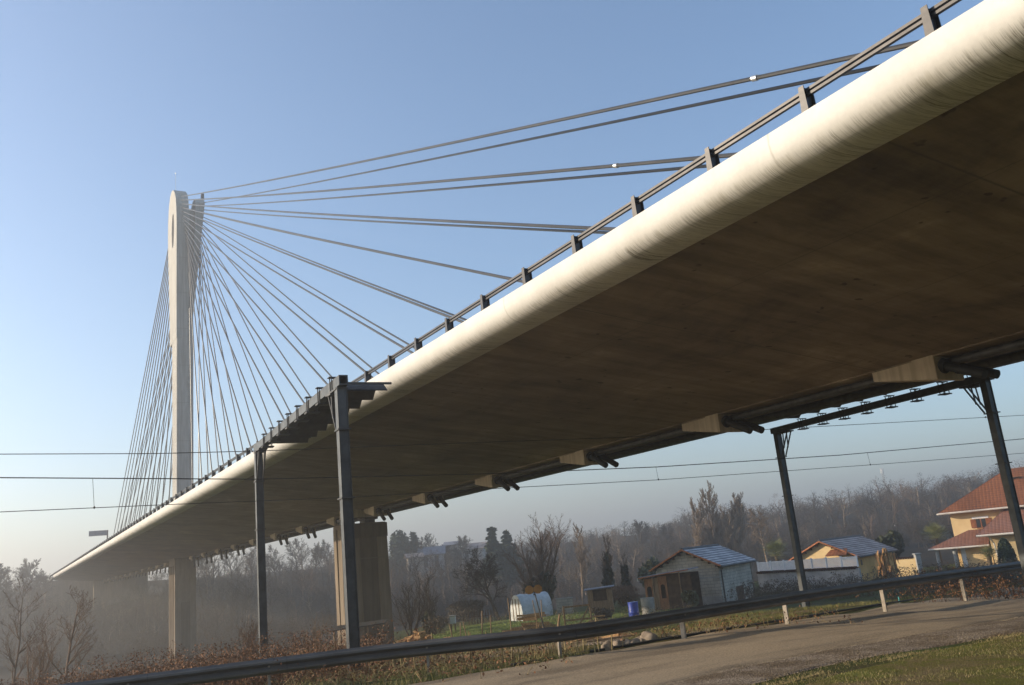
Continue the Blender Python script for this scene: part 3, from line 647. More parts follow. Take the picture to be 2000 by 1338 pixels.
# ------------------------------------------------------------------ overhead-line portals with shelter canopies
def portal(name, label, A, B, H, zA, zB, canopy, cx, group):
    """A, B post feet (x, y); H underside level of the beam"""
    t = thing(name, label, 'gantry', (0, 0, 0), 0, group)
    A, B = Vector(A), Vector(B); d = (B - A).normalized(); nrm = Vector((d.y, -d.x))
    ang = math.atan2(d.y, d.x)
    for P, zb, sgn in ((A, zA, 1), (B, zB, -1)):
        mb = MB(); T = Matrix.Translation((P.x, P.y, 0)) @ Matrix.Rotation(ang, 4, 'Z')
        w = .125
        for s in (-1, 1): mb.box((-w, s * .125 - .012, zb), (w, s * .125 + .012, H), T)    # flanges
        mb.box((-.012, -.112, zb), (.012, .112, H), T)
        for s in (-1, 1): mb.box((s * .085 - .01, -.111, zb), (s * .085 + .01, .111, H), T)  # closed sides
        post = mb.build('post', 'steel', t, bevel=.008)
        for z in (H - 1.15, H - 2.9): c = MB(); c.box((-.2, -.17, z), (.2, .17, z + .035), T); c.build('collar', 'darksteel', post)
        br = MB(); dv = Vector((d.x, d.y, 0)) * sgn; p0 = Vector((P.x, P.y, H - 1.1)) + dv * .2
        for o in (-.11, .11):
            ov = Vector((nrm.x, nrm.y, 0)) * o
            br.bar(p0 + ov, Vector((P.x, P.y, H - .06)) + dv * .8 + ov, .045); br.bar(Vector((P.x, P.y, H - .1)) + dv * .5 + ov, Vector((P.x, P.y, H - .75)) + dv * .45 + ov, .04)
        br.bar(Vector((P.x, P.y, H - .05)) - dv * .1, Vector((P.x, P.y, H - .05)) + dv * .95, .32, .05)
        br.build('knee_brace', 'darksteel', post)
    L_ = (B - A).length; T = Matrix.Translation((A.x, A.y, 0)) @ Matrix.Rotation(ang, 4, 'Z')
    bm_ = MB(); x0, x1 = -.3, L_ + .3; h = .26; w = .12
    bm_.box((x0, -w, H + h - .03), (x1, w, H + h), T); bm_.box((x0, -w, H), (x1, w, H + .03), T)
    bm_.box((x0, -w, H + .031), (x1, -w + .03, H + h - .031), T); bm_.box((x0, w - .03, H + .031), (x1, w, H + h - .031), T)
    beam = bm_.build('beam', 'steel', t)
    n = canopy; pitch = (L_ - 2.2) / n
    for k in range(n + 1):
        x = .45 + k * pitch; c = MB()
        c.box((x - .1, -.2, H + h + .08), (x + .1, .2, H + h + .1), T)
        for yy_ in (-.135, .135):
            c.box((x - .1, yy_ - .012, H - .1), (x - .075, yy_ + .012, H + h + .1), T); c.box((x + .075, yy_ - .012, H - .1), (x + .1, yy_ + .012, H + h + .1), T)
        c.box((x - .15, -.2, H - .13), (x + .15, .2, H - .09), T)
        c.build('beam_clamp', 'darksteel', beam)
    # corrugated sheets fixed to the beam, running along the tracks
    sgn = 1 if cx > 0 else -1
    sh = MB(); per = 12; xs = []
    for k in range(n):
        for j in range(per):
            a = j / per; xs.append((.45 + (k + a) * pitch, .33 * math.sin(math.pi * a)))
    xs.append((.45 + n * pitch, 0))
    q0, q1 = (.0, abs(cx)) 
    dirv = Vector((nrm.x, nrm.y, 0)) * sgn
    base = len(sh.v)
    zl = H + .0 if cx > 0 else H + h + .12
    for i, (x, dz) in enumerate(xs):
        for q in (q0, q1):
            for th in (0, .03):
                p = Vector((A.x, A.y, 0)) + Vector((d.x, d.y, 0)) * x + dirv * (q + .13); sh.v.append((p.x, p.y, zl + dz + th))
    for i in range(len(xs) - 1):
        a = i * 4; b = a + 4
        sh.f += [(a, b, b + 2, a + 2), (a + 1, a + 3, b + 3, b + 1), (a, a + 1, b + 1, b), (a + 2, b + 2, b + 3, a + 3)]
    sh.build('shelter_sheet', 'sheet', t)
    for x in (xs[0][0] - .02, xs[-1][0] + .02):
        p = Vector((A.x, A.y, zl + .2)) + Vector((d.x, d.y, 0)) * x
        pl = MB(); pl.bar(p + dirv * .2, p + dirv * (q1 + .25), .04, .06)
        pl.build('edge_bar', 'darksteel', t)
    return t
HL = 4.72
portal('line_gantry', 'grey steel rail gantry with scalloped dark canopy left of the bridge edge', (7.48, 21.5), (8.10, 32.8), HL, -2.55, -3.25, 7, 1.3, 'overhead line gantries under the bridge')
portal('line_gantry', 'dark steel rail gantry under the right side of the bridge beside the villa', (29.6, 17.7), (30.85, 28.7), 4.37, -2.8, -3.4, 7, -1.5, 'overhead line gantries under the bridge')

# ------------------------------------------------------------------ overhead wires
def wpt(x, y):                     # in the vertical plane of the track
    d = ray(x, y); k = 26.5 / (d[1] + .0726 * d[0]); return Vector(d * k)
def wire_path(pix):
    p = [wpt(*q) for q in pix]
    a = p[0] + (p[0] - p[1]).normalized() * 30; b = p[-1] + (p[-1] - p[-2]).normalized() * 40
    return [a] + p + [b]
ol = thing('overhead_line', 'pair of thin dark catenary wires joined by droppers crossing under bridge', 'overhead wire')
mw = wire_path([(0, 933), (500, 936), (670, 932), (970, 925), (1284, 912), (1640, 889), (2000, 857)])
cw = wire_path([(0, 1000), (340, 985), (670, 972), (990, 953), (1290, 937), (1700, 908), (2000, 885)])
m_ = MB(); m_.tube(mw, .016, 6); m_.build('messenger_wire', 'wire', ol)
m_ = MB(); m_.tube(cw, .011, 6); m_.build('contact_wire', 'wire', ol)
for (x0, y0, x1, y1) in ((181, 934, 184, 992), (1281, 912, 1286, 937), (1694, 885, 1700, 908)):
    m_ = MB(); m_.tube([wpt(x0, y0), wpt(x1, y1)], .006, 5); m_.lathe(tuple(wpt(x1, y1) - Vector((0, 0, .03))), [(.0, 0), (.025, .02), (.025, .06), (0, .08)], 8); m_.build('dropper', 'wire', ol)
fw = wire_path([(0, 887), (300, 886), (500, 881), (830, 868), (1200, 855), (1530, 837), (2000, 811)])
m_ = MB(); m_.tube(fw, .012, 6); m_.lathe(tuple(wpt(1925, 815)), [(.0, -.04), (.035, -.02), (.035, .03), (0, .05)], 8)
tag(m_.build('feeder_wire', 'wire'), 'single upper thin wire strung above the paired catenary wires', 'wire')

# ------------------------------------------------------------------ guardrail
GP = ((90, 1340, -1.5), (500, 1289, -1.5), (750, 1258, -1.5), (1000, 1233, -1.5), (1150, 1217, -1.52), (1400, 1178, -1.62), (1700, 1134, -1.78), (2000, 1096, -1.92))
gp = [np.array(onz(x, y, z)) for x, y, z in GP]
fl = lambda a: np.array([a[0], a[1], 0])
gp = [gp[0] + fl(gp[0] - gp[1]) * 1.5] + gp + [gp[-1] + fl(gp[-1] - gp[-2]) * 1.5, gp[-1] + fl(gp[-1] - gp[-2]) * 5]
def smooth_poly(p, it=2):
    p = [np.array(q) for q in p]
    for _ in range(it): p = [p[0]] + [q for a, b in zip(p, p[1:]) for q in (a * .75 + b * .25, a * .25 + b * .75)] + [p[-1]]
    return p
gpl = smooth_poly(gp)
gtop = []
gr = thing('guardrail', 'long dull zinc guardrail on pale posts along far edge of road', 'guardrail')
W = [(0, 0), (-.02, -.03), (-.075, -.055), (-.08, -.095), (-.03, -.125), (0, -.155), (-.03, -.185), (-.08, -.215), (-.075, -.255), (-.02, -.28), (0, -.31)]
mb = MB(); k = len(W)
for i, p in enumerate(gpl):
    GZ = p[2]; d = (gpl[min(i + 1, len(gpl) - 1)] - gpl[max(i - 1, 0)])[:2]; d = d / np.linalg.norm(d); n = np.array([-d[1], d[0]])   # n points away from the road
    for off in (0, .012):
        for (o, z) in W: mb.v.append((p[0] + n[0] * (o + off), p[1] + n[1] * (o + off), GZ + z))
for i in range(len(gpl) - 1):
    for off in (0, k):
        for j in range(k - 1):
            a = i * 2 * k + off + j; b = a + 2 * k; mb.f.append((a, b, b + 1, a + 1) if off else (a + 1, b + 1, b, a))
    a = i * 2 * k; b = a + 2 * k; mb.f += [(a, b, b + k, a + k), (a + k - 1, a + 2 * k - 1, b + 2 * k - 1, b + k - 1)]
mb.build('rail_beam', 'guard', gr, True, fix=False)
def poly_at(pl, px):               # point of the rail polyline on the bearing of px
    best = None
    for a, b in zip(pl, pl[1:]):
        for t in np.linspace(0, 1, 12):
            q = a + (b - a) * t; X = float(q @ CR); Z = float(q @ CF)
            e = abs(1000 + FPX * X / Z - px) if Z > 1 else 1e9
            if best is None or e < best[0]: best = (e, q, (b - a) / np.linalg.norm(b - a))
    return best[1], best[2]
for px in (-40, 245, 524, 831, 1092, 1335, 1538, 1721, 1880, 2030):
    q, d = poly_at(gpl, px); GZ = q[2]; n = np.array([-d[1], d[0]]); p = q[:2] + n * .1
    m_ = MB(); T = Matrix.Translation((p[0], p[1], 0)) @ Matrix.Rotation(math.atan2(d[1], d[0]), 4, 'Z'); zb = zxy(p[0], p[1]) - .2
    m_.box((-.026, -.06, zb), (.026, -.052, GZ - .02), T); m_.box((-.026, .052, zb), (.026, .06, GZ - .02), T); m_.box((-.026, -.0515, zb), (-.019, .0515, GZ - .03), T)
    m_.box((-.03, -.085, GZ - .24), (.03, -.061, GZ - .06), T)
    m_.build('post', 'guardpost', gr)
    bo = MB(); c0 = q[:2] - n * .03
    bo.tube([(q[0] - n[0] * -.02, q[1] - n[1] * -.02, GZ - .155), (c0[0], c0[1], GZ - .155)], [.028, .02], 8)
    bo.build('bolt', 'guardpost', gr)
    sp = MB(); d2 = d[:2]
    for (o, z) in W:
        for s_ in (.34, .355): c1 = q[:2] + d2 * s_ + n * (o - .007); sp.v.append((c1[0], c1[1], GZ + z))
    for j in range(len(W) - 1): sp.f.append((2 * j, 2 * j + 1, 2 * j + 3, 2 * j + 2))
    sp.build('splice_edge', 'darksteel', gr)
# ------------------------------------------------------------------ VEGETATION tools
def grow(seed, H=10., kind='round', density=1.0, r0=.16, min_r=.012, levels=4):
    """bare tree as tapered segments: rows (p0, p1, r0, r1)"""
    rg = random.Random(seed); S = []
    def perp(d):
        a = Vector((rg.gauss(0, 1), rg.gauss(0, 1), rg.gauss(0, 1))); a -= d * a.dot(d); return a.normalized()
    def branch(p, d, ln, r, lv):
        n = max(2, int({0: 8, 1: 6, 2: 4, 3: 3, 4: 2}[min(lv, 4)]))
        step = ln / n; pts = [(p.copy(), r)]
        for i in range(n):
            t = (i + 1) / n
            wob = {'round': .16, 'poplar': .07, 'slim': .1, 'birch': .12, 'multi': .15}[kind] * (1.5 if lv else .7)
            d = (d + perp(d) * rg.uniform(0, wob)).normalized()
            up = {'round': .06, 'poplar': .2, 'slim': .12, 'birch': .02 if lv < 2 else -.12, 'multi': .1}[kind]
            d = (d + Vector((0, 0, up * (1 if lv else .3)))).normalized()
            q = p + d * step; rr = max(min_r * .6, r * (1 - .75 * t) if lv else r * (1 - .8 * t))
            S.append((tuple(p), tuple(q), pts[-1][1], rr)); p = q; pts.append((p.copy(), rr))
            if lv < levels:
                start = {'round': .25, 'poplar': .12, 'slim': .22, 'birch': .25, 'multi': .2}[kind] if lv == 0 else .18
                if t > start:
                    base = {0: 2.6, 1: 2.2, 2: 2.0, 3: 1.7}[min(lv, 3)] * density
                    k = int(base + rg.random())
                    for _ in range(k):
                        a = {'round': rg.uniform(.55, 1.05), 'poplar': rg.uniform(.2, .42), 'slim': rg.uniform(.35, .7), 'birch': rg.uniform(.5, .95), 'multi': rg.uniform(.4, .8)}[kind]
                        dd = (d * math.cos(a) + perp(d) * math.sin(a)).normalized()
                        sh = {'round': .62, 'poplar': .5, 'slim': .42, 'birch': .5, 'multi': .5}[kind] * (1 - .55 * (t - start) / (1 - start) if lv == 0 else .95 - .4 * t)
                        branch(p.copy(), dd, ln * sh * rg.uniform(.6, 1.1), max(min_r, rr * .62), lv + 1)
    if kind == 'multi':
        for _ in range(7):
            a = rg.uniform(.05, .45); dd = (Vector((0, 0, 1)) * math.cos(a) + perp(Vector((0, 0, 1))) * math.sin(a)); dd.z = abs(dd.z)
            branch(Vector((rg.gauss(0, .15), rg.gauss(0, .15), -.2)), dd.normalized(), H * rg.uniform(.7, 1), r0 * .5, 1)
    else:
        branch(Vector((0, 0, -.3)), Vector((rg.gauss(0, .04), rg.gauss(0, .04), 1)).normalized(), H * (.62 if kind == 'round' else .9), r0, 0)
        if kind == 'round':
            top = Vector(S[-1][1])
    A = np.array([(*a, *b, c, e) for a, b, c, e in S]); zmax = max(A[:, 5].max(), A[:, 2].max())
    s = H / zmax; A[:, :6] *= s
    return A
def seg_mesh(A, sides=3):
    p, q, r, s = A[:, 0:3], A[:, 3:6], A[:, 6], A[:, 7]
    d = q - p; d /= np.maximum(1e-6, np.linalg.norm(d, axis=1))[:, None]
    ref = np.where(np.abs(d[:, 2:3]) > .9, np.array([[1., 0, 0]]), np.array([[0, 0, 1.]]))
    a = np.cross(d, ref); a /= np.linalg.norm(a, axis=1)[:, None]; b = np.cross(a, d)
    n = len(A); V = np.zeros((n, 2 * sides, 3))
    for k in range(sides):
        t = 2 * math.pi * k / sides; o = a * math.cos(t) + b * math.sin(t)
        V[:, k] = p + o * r[:, None]; V[:, sides + k] = q + o * s[:, None]
    F = np.array([[k, (k + 1) % sides, sides + (k + 1) % sides, sides + k] for k in range(sides)])
    return V.reshape(-1, 3), (np.arange(n)[:, None, None] * 2 * sides + F[None]).reshape(-1, 4)
def leaves(C, size, rg, flat=.0, elong=1.8):
    """one small tilted quad per centre"""
    n = len(C); a = rg.normal(size=(n, 3)); a[:, 2] *= (1 - flat); a /= np.linalg.norm(a, axis=1)[:, None]
    b = np.cross(a, rg.normal(size=(n, 3))); b /= np.linalg.norm(b, axis=1)[:, None]
    s = size * rg.uniform(.6, 1.3, n)[:, None]
    V = np.stack([C - a * s * elong, C - b * s, C + a * s * elong, C + b * s], 1)
    return V.reshape(-1, 3), np.arange(4 * n).reshape(-1, 4)
def blob_pts(rg, n, c, rad, clumps=10, shell=.35):
    cc = rg.normal(size=(clumps, 3)); cc /= np.linalg.norm(cc, axis=1)[:, None]; cc *= rg.uniform(.3, .75, (clumps, 1)); cs = rg.uniform(.3, .55, clumps)
    k = rg.integers(0, clumps, n); d = rg.normal(size=(n, 3)); d /= np.linalg.norm(d, axis=1)[:, None]
    r = cs[k] * rg.uniform(shell, 1, n) ** .5
    P = (cc[k] + d * r[:, None]) * np.array(rad) + np.array(c); return P
TREES = {}
def bare_tree(name, label, px, ytop, v, kind='round', seed=1, barkm='bark', density=1., r0=.16, min_r=.012, group=None, ivy=0., lean=0., levels=4, cat='tree', wide=1.):
    g = ground(px, v); zt = at(px, ytop, v)[2]; H = max(1.5, zt - g.z)
    A = grow(seed, H, kind, density, r0, min_r, levels)
    A[:, [0, 1, 3, 4]] *= wide
    if lean: A[:, 0] += lean * A[:, 2]; A[:, 3] += lean * A[:, 5]
    t = thing(name, label, cat, tuple(g), random.Random(seed).uniform(0, 6.28), group)
    thick = A[:, 6] > r0 * .3
    V, F = seg_mesh(A[thick], 6); npmesh('trunk', V, F, barkm, t)
    V, F = seg_mesh(A[~thick], 3); npmesh('crown', V, F, barkm, t)
    if ivy:
        rg = np.random.default_rng(seed + 50); T = A[A[:, 6] > r0 * .35]; T = T[T[:, 2] < H * ivy]
        k = rg.integers(0, len(T), int(1500 * max(1, H / 8))); u = rg.uniform(0, 1, (len(k), 1)); C = T[k, 0:3] * (1 - u) + T[k, 3:6] * u
        d = rg.normal(size=C.shape); d /= np.linalg.norm(d, axis=1)[:, None]
        C = C + d * (rg.uniform(.1, .5, (len(k), 1)) * (H / 12 + .35)); V, F = leaves(C, .1 + H * .006, rg); npmesh('ivy', V, F, 'ivy', t)
    return t
# ------------------------------------------------------------------ individual trees
bare_tree('bare_tree', 'large spreading bare tree with ivy on its forked trunk behind the plastic tunnel', 1052, 1000, 88, 'multi', 5, 'barkred', 1.0, .42, .015, ivy=.34, wide=1.15)
bare_tree('bare_tree', 'dark bare tree just left of the large ivy tree, at the lawn edge', 968, 1062, 82, 'round', 8, 'bark', .9, .2, .015, wide=1.3)
bare_tree('bare_tree', 'pinkish fine-twigged bare tree between the large ivy tree and the ivy-covered trunk', 1132, 1018, 118, 'slim', 12, 'barkpale', 1.1, .2, .022)
bare_tree('ivy_tree', 'bare tree whose tall trunk is wrapped in dark ivy, above the plank hut', 1187, 1040, 92, 'slim', 14, 'bark', .9, .24, .02, ivy=.8)
bare_tree('ivy_tree', 'shorter ivy-smothered stem close beside the tall ivy-wrapped trunk', 1218, 1078, 90, 'slim', 15, 'bark', .7, .2, .02, ivy=.8)
for px, yt, sd_, lb in ((1374, 968, 21, 'slender upright poplar with bare twigs, leftmost of the poplar clump'), (1402, 934, 22, 'tallest bare poplar, in the middle of the clump above the barn roof'), (1427, 962, 23, 'bare poplar at the right end of the clump above the barn ridge')):
    bare_tree('poplar_tree', lb, px, yt, 138, 'poplar', sd_, 'barkpale', 1.2, .24, .024, group='poplars behind the barn', wide=1.9)
bare_tree('birch_tree', 'drooping pale bare birch left of the far right gantry post', 1503, 984, 128, 'birch', 27, 'barkpale', 1.1, .2, .022)
bare_tree('bare_tree', 'bare tree on the ridge between the poplars and the birch', 1462, 1002, 190, 'round', 29, 'bark', 1., .25, .035)
bare_tree('young_tree', 'thin bare sapling at the far left edge behind the guardrail', 32, 1120, 47, 'slim', 31, 'barkred', .9, .075, .005, wide=1.7)
bare_tree('young_tree', 'thin bare sapling second from the left edge, under the bridge tip', 133, 1142, 44, 'slim', 33, 'barkred', .95, .085, .005, wide=1.9)
bare_tree('young_tree', 'low twiggy bare sapling growing among brambles left of the pylon pier', 84, 1200, 40, 'multi', 34, 'barkred', 1., .08, .008, levels=3)
bare_tree('bare_tree', 'misty bare tree standing left of the bridge tip', 62, 1090, 200, 'round', 36, 'bark', 1.1, .3, .04)
bare_tree('bare_tree', 'misty bare tree cut by the left picture edge', 8, 1098, 170, 'round', 37, 'bark', 1.1, .3, .035)
bare_tree('thorn_bush', 'reddish bare bush at the foot of the far left gantry post', 482, 1206, 38, 'multi', 41, 'barkred', 1.1, .09, .008, levels=3, cat='bush')
bare_tree('thorn_bush', 'pale upright twiggy bush between the two left gantry posts', 606, 1196, 42, 'multi', 42, 'barkpale', .9, .07, .007, levels=3, cat='bush')
bare_tree('bare_shrub', 'tall dark many-stemmed bare shrub right of the near bridge pier', 796, 1095, 64, 'multi', 44, 'barkdark', 1., .13, .012, levels=3, cat='shrub')
bare_tree('bare_shrub', 'second dark many-stemmed bare shrub, at the left edge of the lawn', 833, 1122, 70, 'multi', 45, 'barkdark', 1., .14, .013, ivy=.25, levels=3, cat='shrub')
for i, (px, yt, v) in enumerate(((414, 1066, 235), (452, 1072, 240), (488, 1062, 232), (541, 1062, 238), (580, 1050, 230), (615, 1058, 236), (644, 1052, 233))):
    bare_tree('ridge_tree', 'bare tree on the far ridge, number %s from the pylon pier towards the near pier' % ('one', 'two', 'three', 'four', 'five', 'six', 'seven')[i], px, yt, v, 'round', 60 + i % 3, 'bark', 1., .28, .04, group='bare trees on the far ridge', levels=3)
for px, yt, sd_, lb in ((842, 1040, 71, 'bare round-headed tree behind the slate-roofed far house'), (868, 1062, 72, 'dark bare tree in front of the slate-roofed far house'), (905, 1044, 73, 'bare tree between the two far houses'), (893, 1068, 74, 'low bare tree beside the pale far gable'), (1078, 1032, 75, 'faint bare tree on the ridge right of the conifers'), (1262, 1012, 76, 'tall bare tree on the ridge above the plank hut'), (1310, 1020, 77, 'bare tree on the ridge above the barn gable')):
    bare_tree('ridge_tree', lb, px, yt, 228 if px < 1000 else 205, 'round', sd_, 'bark', 1.1, .26, .04, levels=3)
# evergreens
def needle_tree(name, label, px, ytop, v, seed, wide=.32):
    g = ground(px, v); H = at(px, ytop, v)[2] - g.z; t = thing(name, label, 'tree', tuple(g)); rg = np.random.default_rng(seed)
    mb = MB(); mb.tube([(0, 0, -.3), (0, 0, H * .5), (0, 0, H * .96)], [H * .022, H * .014, .02], 7); mb.build('trunk', 'barkdark', t)
    C = []; W = H * wide
    for z in np.arange(H * .22, H * .98, H * .055):
        f = (1 - z / H) ** .8; k = max(4, int(11 * f + 3))
        for _ in range(k):
            a = rg.uniform(0, 6.28); ln = W * f * rg.uniform(.6, 1.15)
            for s in np.linspace(.1, 1, 14):
                for _ in range(2): C.append((math.cos(a) * ln * s + rg.normal(0, .1), math.sin(a) * ln * s + rg.normal(0, .1), z - .12 * ln * s ** 2 * rg.uniform(.4, 1.6) + rg.normal(0, .1)))
    V, F = leaves(np.array(C), H * .021, rg, .5, 2.2); npmesh('crown', V, F, 'evergreen', t)
needle_tree('conifer', 'dark pointed conifer on the ridge left of the large ivy tree', 968, 1024, 178, 81)
needle_tree('conifer', 'broader dark conifer touching the right side of the pointed one', 994, 1032, 182, 82, .4)
needle_tree('conifer', 'dark conifer at the right edge of the round misty tree by the near pier', 812, 1036, 226, 83, .38)
def leafy(name, label, px, ytop, v, wpx, m, seed, cat='shrub', n=2600, size=.09, trunk=True, group=None, squash=1.0):
    g = ground(px, v); H = max(.6, at(px, ytop, v)[2] - g.z); Wd = wpx * v / FPX / 2; t = thing(name, label, cat, tuple(g), 0, group); rg = np.random.default_rng(seed)
    mb = MB()
    for k in range(4): mb.tube([(0, 0, -.2), (rg.normal(0, .2) * Wd, rg.normal(0, .2) * Wd, H * .35), (rg.normal(0, .35) * Wd, rg.normal(0, .35) * Wd, H * .7)], [.02 * H + .02, .015 * H + .012, .01], 6)
    mb.build('stems', 'barkdark', t)
    V, F = leaves(blob_pts(rg, n, (0, 0, H * .54), (Wd, Wd, H * .5), 14), size, rg); npmesh('foliage', V, F, m, t)
    return t
leafy('round_tree', 'rounded misty evergreen tree right of the near bridge pier', 786, 1040, 224, 62, 'evergreen', 91, 'tree', 2600, .34)
leafy('olive_tree', 'grey-green olive shrub behind the left eave of the barn', 1272, 1086, 90, 52, 'olive', 92, 'tree', 3000, .1)
leafy('round_tree', 'dark rounded evergreen behind the roof of the yellow pool house', 1742, 1036, 96, 66, 'ivy', 93, 'tree', 3600, .13)
# conical thuja
def thuja(name, label, px, ytop, v, wpx):
    g = ground(px, v); H = at(px, ytop, v)[2] - g.z; W = wpx * v / FPX / 2; t = thing(name, label, 'tree', tuple(g)); rg = np.random.default_rng(95)
    n = 5200; z = rg.uniform(0, 1, n) ** 1.3; r = W * np.sqrt(np.clip(1 - z ** 1.7, 0, 1)) * rg.uniform(.6, 1.04, n); a = rg.uniform(0, 6.28, n)
    V, F = leaves(np.stack([r * np.cos(a), r * np.sin(a), .15 + z * H], 1), .055, rg, -.5); npmesh('foliage', V, F, 'evergreen', t)
    mb = MB(); mb.tube([(0, 0, -.3), (0, 0, H * .6)], .08, 7); mb.build('trunk', 'barkdark', t)
thuja('conical_thuja', 'dense dark egg-shaped conifer in front of the villa ground floor', 1973, 1054, 72, 33)
def palm(name, label, px, ycrown, v, R, trunk=True, nf=34, cat='palm', stiff=.4):
    g = ground(px, v); H = at(px, ycrown, v)[2] - g.z; t = thing(name, label, cat, tuple(g), .4 * px); rg = random.Random(px)
    if trunk:
        mb = MB(); mb.tube([(0, 0, -.3), (.05, 0, H * .5), (0, 0, H)], [.2, .17, .19], 10); mb.build('trunk', 'palmtrunk', t)
    lv = MB()
    for i in range(nf):
        a = i * 2.399 + rg.uniform(-.2, .2); el = math.asin(max(-.3, min(.98, .98 - 1.2 * (i + .5) / nf))) + rg.uniform(-.1, .1)
        ln = R * rg.uniform(.8, 1.1); d = Vector((math.cos(a) * math.cos(el), math.sin(a) * math.cos(el), math.sin(el)))
        p0 = Vector((0, 0, H)); hub = p0 + d * ln * .48
        side = d.cross(Vector((0, 0, 1))); side = side.normalized() if side.length > .1 else Vector((1, 0, 0))
        nn = side.cross(d)
        lv.bar(p0, hub, .03, .02)
        for k in range(11):         # fan of blades
            b = (k - 5) / 5 * .95; dd = (d * math.cos(b) + side * math.sin(b) + nn * .05).normalized(); tip = hub + dd * ln * .7 * (1 - .25 * abs(b)); tip.z -= stiff * .12 * ln * rg.uniform(.3, 1)
            w = .03 * R; m1 = hub.lerp(tip, .55); cr = dd.cross(nn).normalized() * w * .5
            lv.quad(hub, m1 + cr, tip, m1 - cr)
    lv.build('fronds', 'palm', t, fix=False)
palm('palm_tree', 'bushy fan palm left of the far right gantry post, beside the barn', 1521, 1084, 96, 1.75, nf=46)
palm('palm_tree', 'fan palm with upright leaves in front of the dark wood, left of the villa', 1842, 1050, 96, 1.8, nf=40)
palm('palm_tree', 'spiky grey-green yucca-like plant below the villa eave', 1938, 1086, 72, .95, nf=46, trunk=True, cat='palm')
# withered big-leaved plant
def withered(name, label, px, ytop, v):
    g = ground(px, v); H = at(px, ytop, v)[2] - g.z; t = thing(name, label, 'plant', tuple(g)); rg = random.Random(4)
    st = MB(); lf = MB()
    for k in range(9):
        x, y = rg.gauss(0, .38), rg.gauss(0, .25); h = H * rg.uniform(.75, 1); st.tube([(x, y, -.1), (x * 1.1, y, h)], .035, 6)
        for j in range(16):
            z = h * rg.uniform(.3, 1); a = rg.uniform(0, 6.28); d = Vector((math.cos(a), math.sin(a), 0)); p = Vector((x, y, z)); ln = rg.uniform(.3, .7)
            q = p + d * .18 + Vector((0, 0, .06)); e = q + d * .1 - Vector((0, 0, ln)); s = Vector((-d.y, d.x, 0)) * rg.uniform(.05, .1)
            lf.quad(p, q + s, q - s); lf.quad(q + s, e + s * .6, e - s * .6, q - s)
    st.build('stalks', 'straw', t); lf.build('leaves', 'deadleaf', t, fix=False)
withered('withered_plant', 'tall withered plant with hanging brown leaves before the yellow pool house', 1733, 1068, 72)
# hedges and brush
leafy('hedge', 'brown winter hedge between the plank hut and the wooden kiosk', 1212, 1140, 76, 92, 'barkred', 101, 'hedge', 6500, .035)
leafy('bush', 'dark bush right of the plastic tunnel, beside the gate frame', 1165, 1186, 60, 56, 'brush', 102, 'bush', 2600, .035)
leafy('bush', 'low brown bush at the left end of the lawn', 845, 1198, 66, 60, 'brush', 103, 'bush', 2600, .03)
leafy('bush', 'dark thicket at the back of the lawn, left of the tunnel', 900, 1172, 84, 90, 'brush', 104, 'bush', 5200, .045)
# ------------------------------------------------------------------ tangles: brambles (rust) and grey vines
def tangle(name, spots, hgt, nst, leafm, stemm, nleaf, lsize, seed):
    """arching stems with leaves over a list of (px, v, radius)"""
    rg = np.random.default_rng(seed); segs = []; C = []
    for (px, v, rad, hs) in spots:
        c = ground(px, v); hs = hs * rg.uniform(.55, 1.35)
        for _ in range(nst):
            u0 = rg.normal(0, rad, 2); x, y = c.x + u0[0], c.y + u0[1]; z = zxy(x, y) - .05
            a = rg.uniform(0, 6.28); ln = hgt * hs * rg.uniform(.6, 1.6); hh = hgt * hs * rg.uniform(.45, 1.1); p = np.array([x, y, z]); prev = p
            for k in range(1, 7):
                t = k / 6; q = p + np.array([math.cos(a) * ln * t, math.sin(a) * ln * t, hh * math.sin(min(math.pi, t * 2.5)) * (1 if t < .63 else .98)]) + rg.normal(0, .04, 3)
                segs.append((*prev, *q, .007 * (1.3 - t), .007 * (1.1 - t)))
                for _ in range(nleaf): C.append(prev + (q - prev) * rg.uniform() + rg.normal(0, .07, 3))
                prev = q
    V, F = seg_mesh(np.array(segs), 3); V2, F2 = leaves(np.array(C), lsize, rg)
    o = npmesh(name, np.concatenate([V, V2]), np.concatenate([F, F2 + len(V)]), leafm); o.data.materials.append(M[stemm])
    mi = np.zeros(len(F) + len(F2), dtype=np.int32); mi[:len(F)] = 1; o.data.polygons.foreach_set('material_index', mi)
    return tag(o, kind='stuff')
rr = random.Random(3)
tangle('russet_brush', [(px, vv, 1.1, 1.2) for vv in (33, 37) for px in range(1835, 1965, 18)] + [(px, 31, .8, .6) for px in (1990, 2010, 2040)], .8, 14, 'rust', 'barkdark', 2, .02, 205)
tangle('garden_weeds', [(px + rr.uniform(-8, 8), vv, .8, rr.uniform(.4, 1)) for vv in (50, 57, 66) for px in range(1040, 1330, 24)] + [(px, 74, 1.0, 1.1) for px in range(830, 1100, 30)], .75, 12, 'brush', 'straw', 2, .022, 204)
tangle('brambles', [(px + rr.uniform(-10, 10), v, 1.0, hs) for (v, hs) in ((21.5, .75), (25, 1.0), (30, 1.25), (36, 1.4)) for px in range(-40, 690, 26)], .85, 17, 'rust', 'barkred', 5, .0165, 201)
tangle('grey_vines', [(px, v, 1.0, 1.) for px in list(range(1470, 1700, 16)) for v in (58, 63)] + [(px, v, .9, .9) for px in range(1775, 1990, 14) for v in (48, 58, 64)], 1.25, 16, 'brush', 'barkdark', 3, .03, 202)
tangle('dry_weeds', [(px, v, .9, hs) for (v, hs) in ((19.2, .45), (22, .7)) for px in range(600, 1010, 24)] + [(px, v, .7, .6) for px in (1290, 1325, 1370, 1395, 1450, 1560) for v in (24, 27)], .6, 11, 'rust', 'straw', 1, .02, 203)
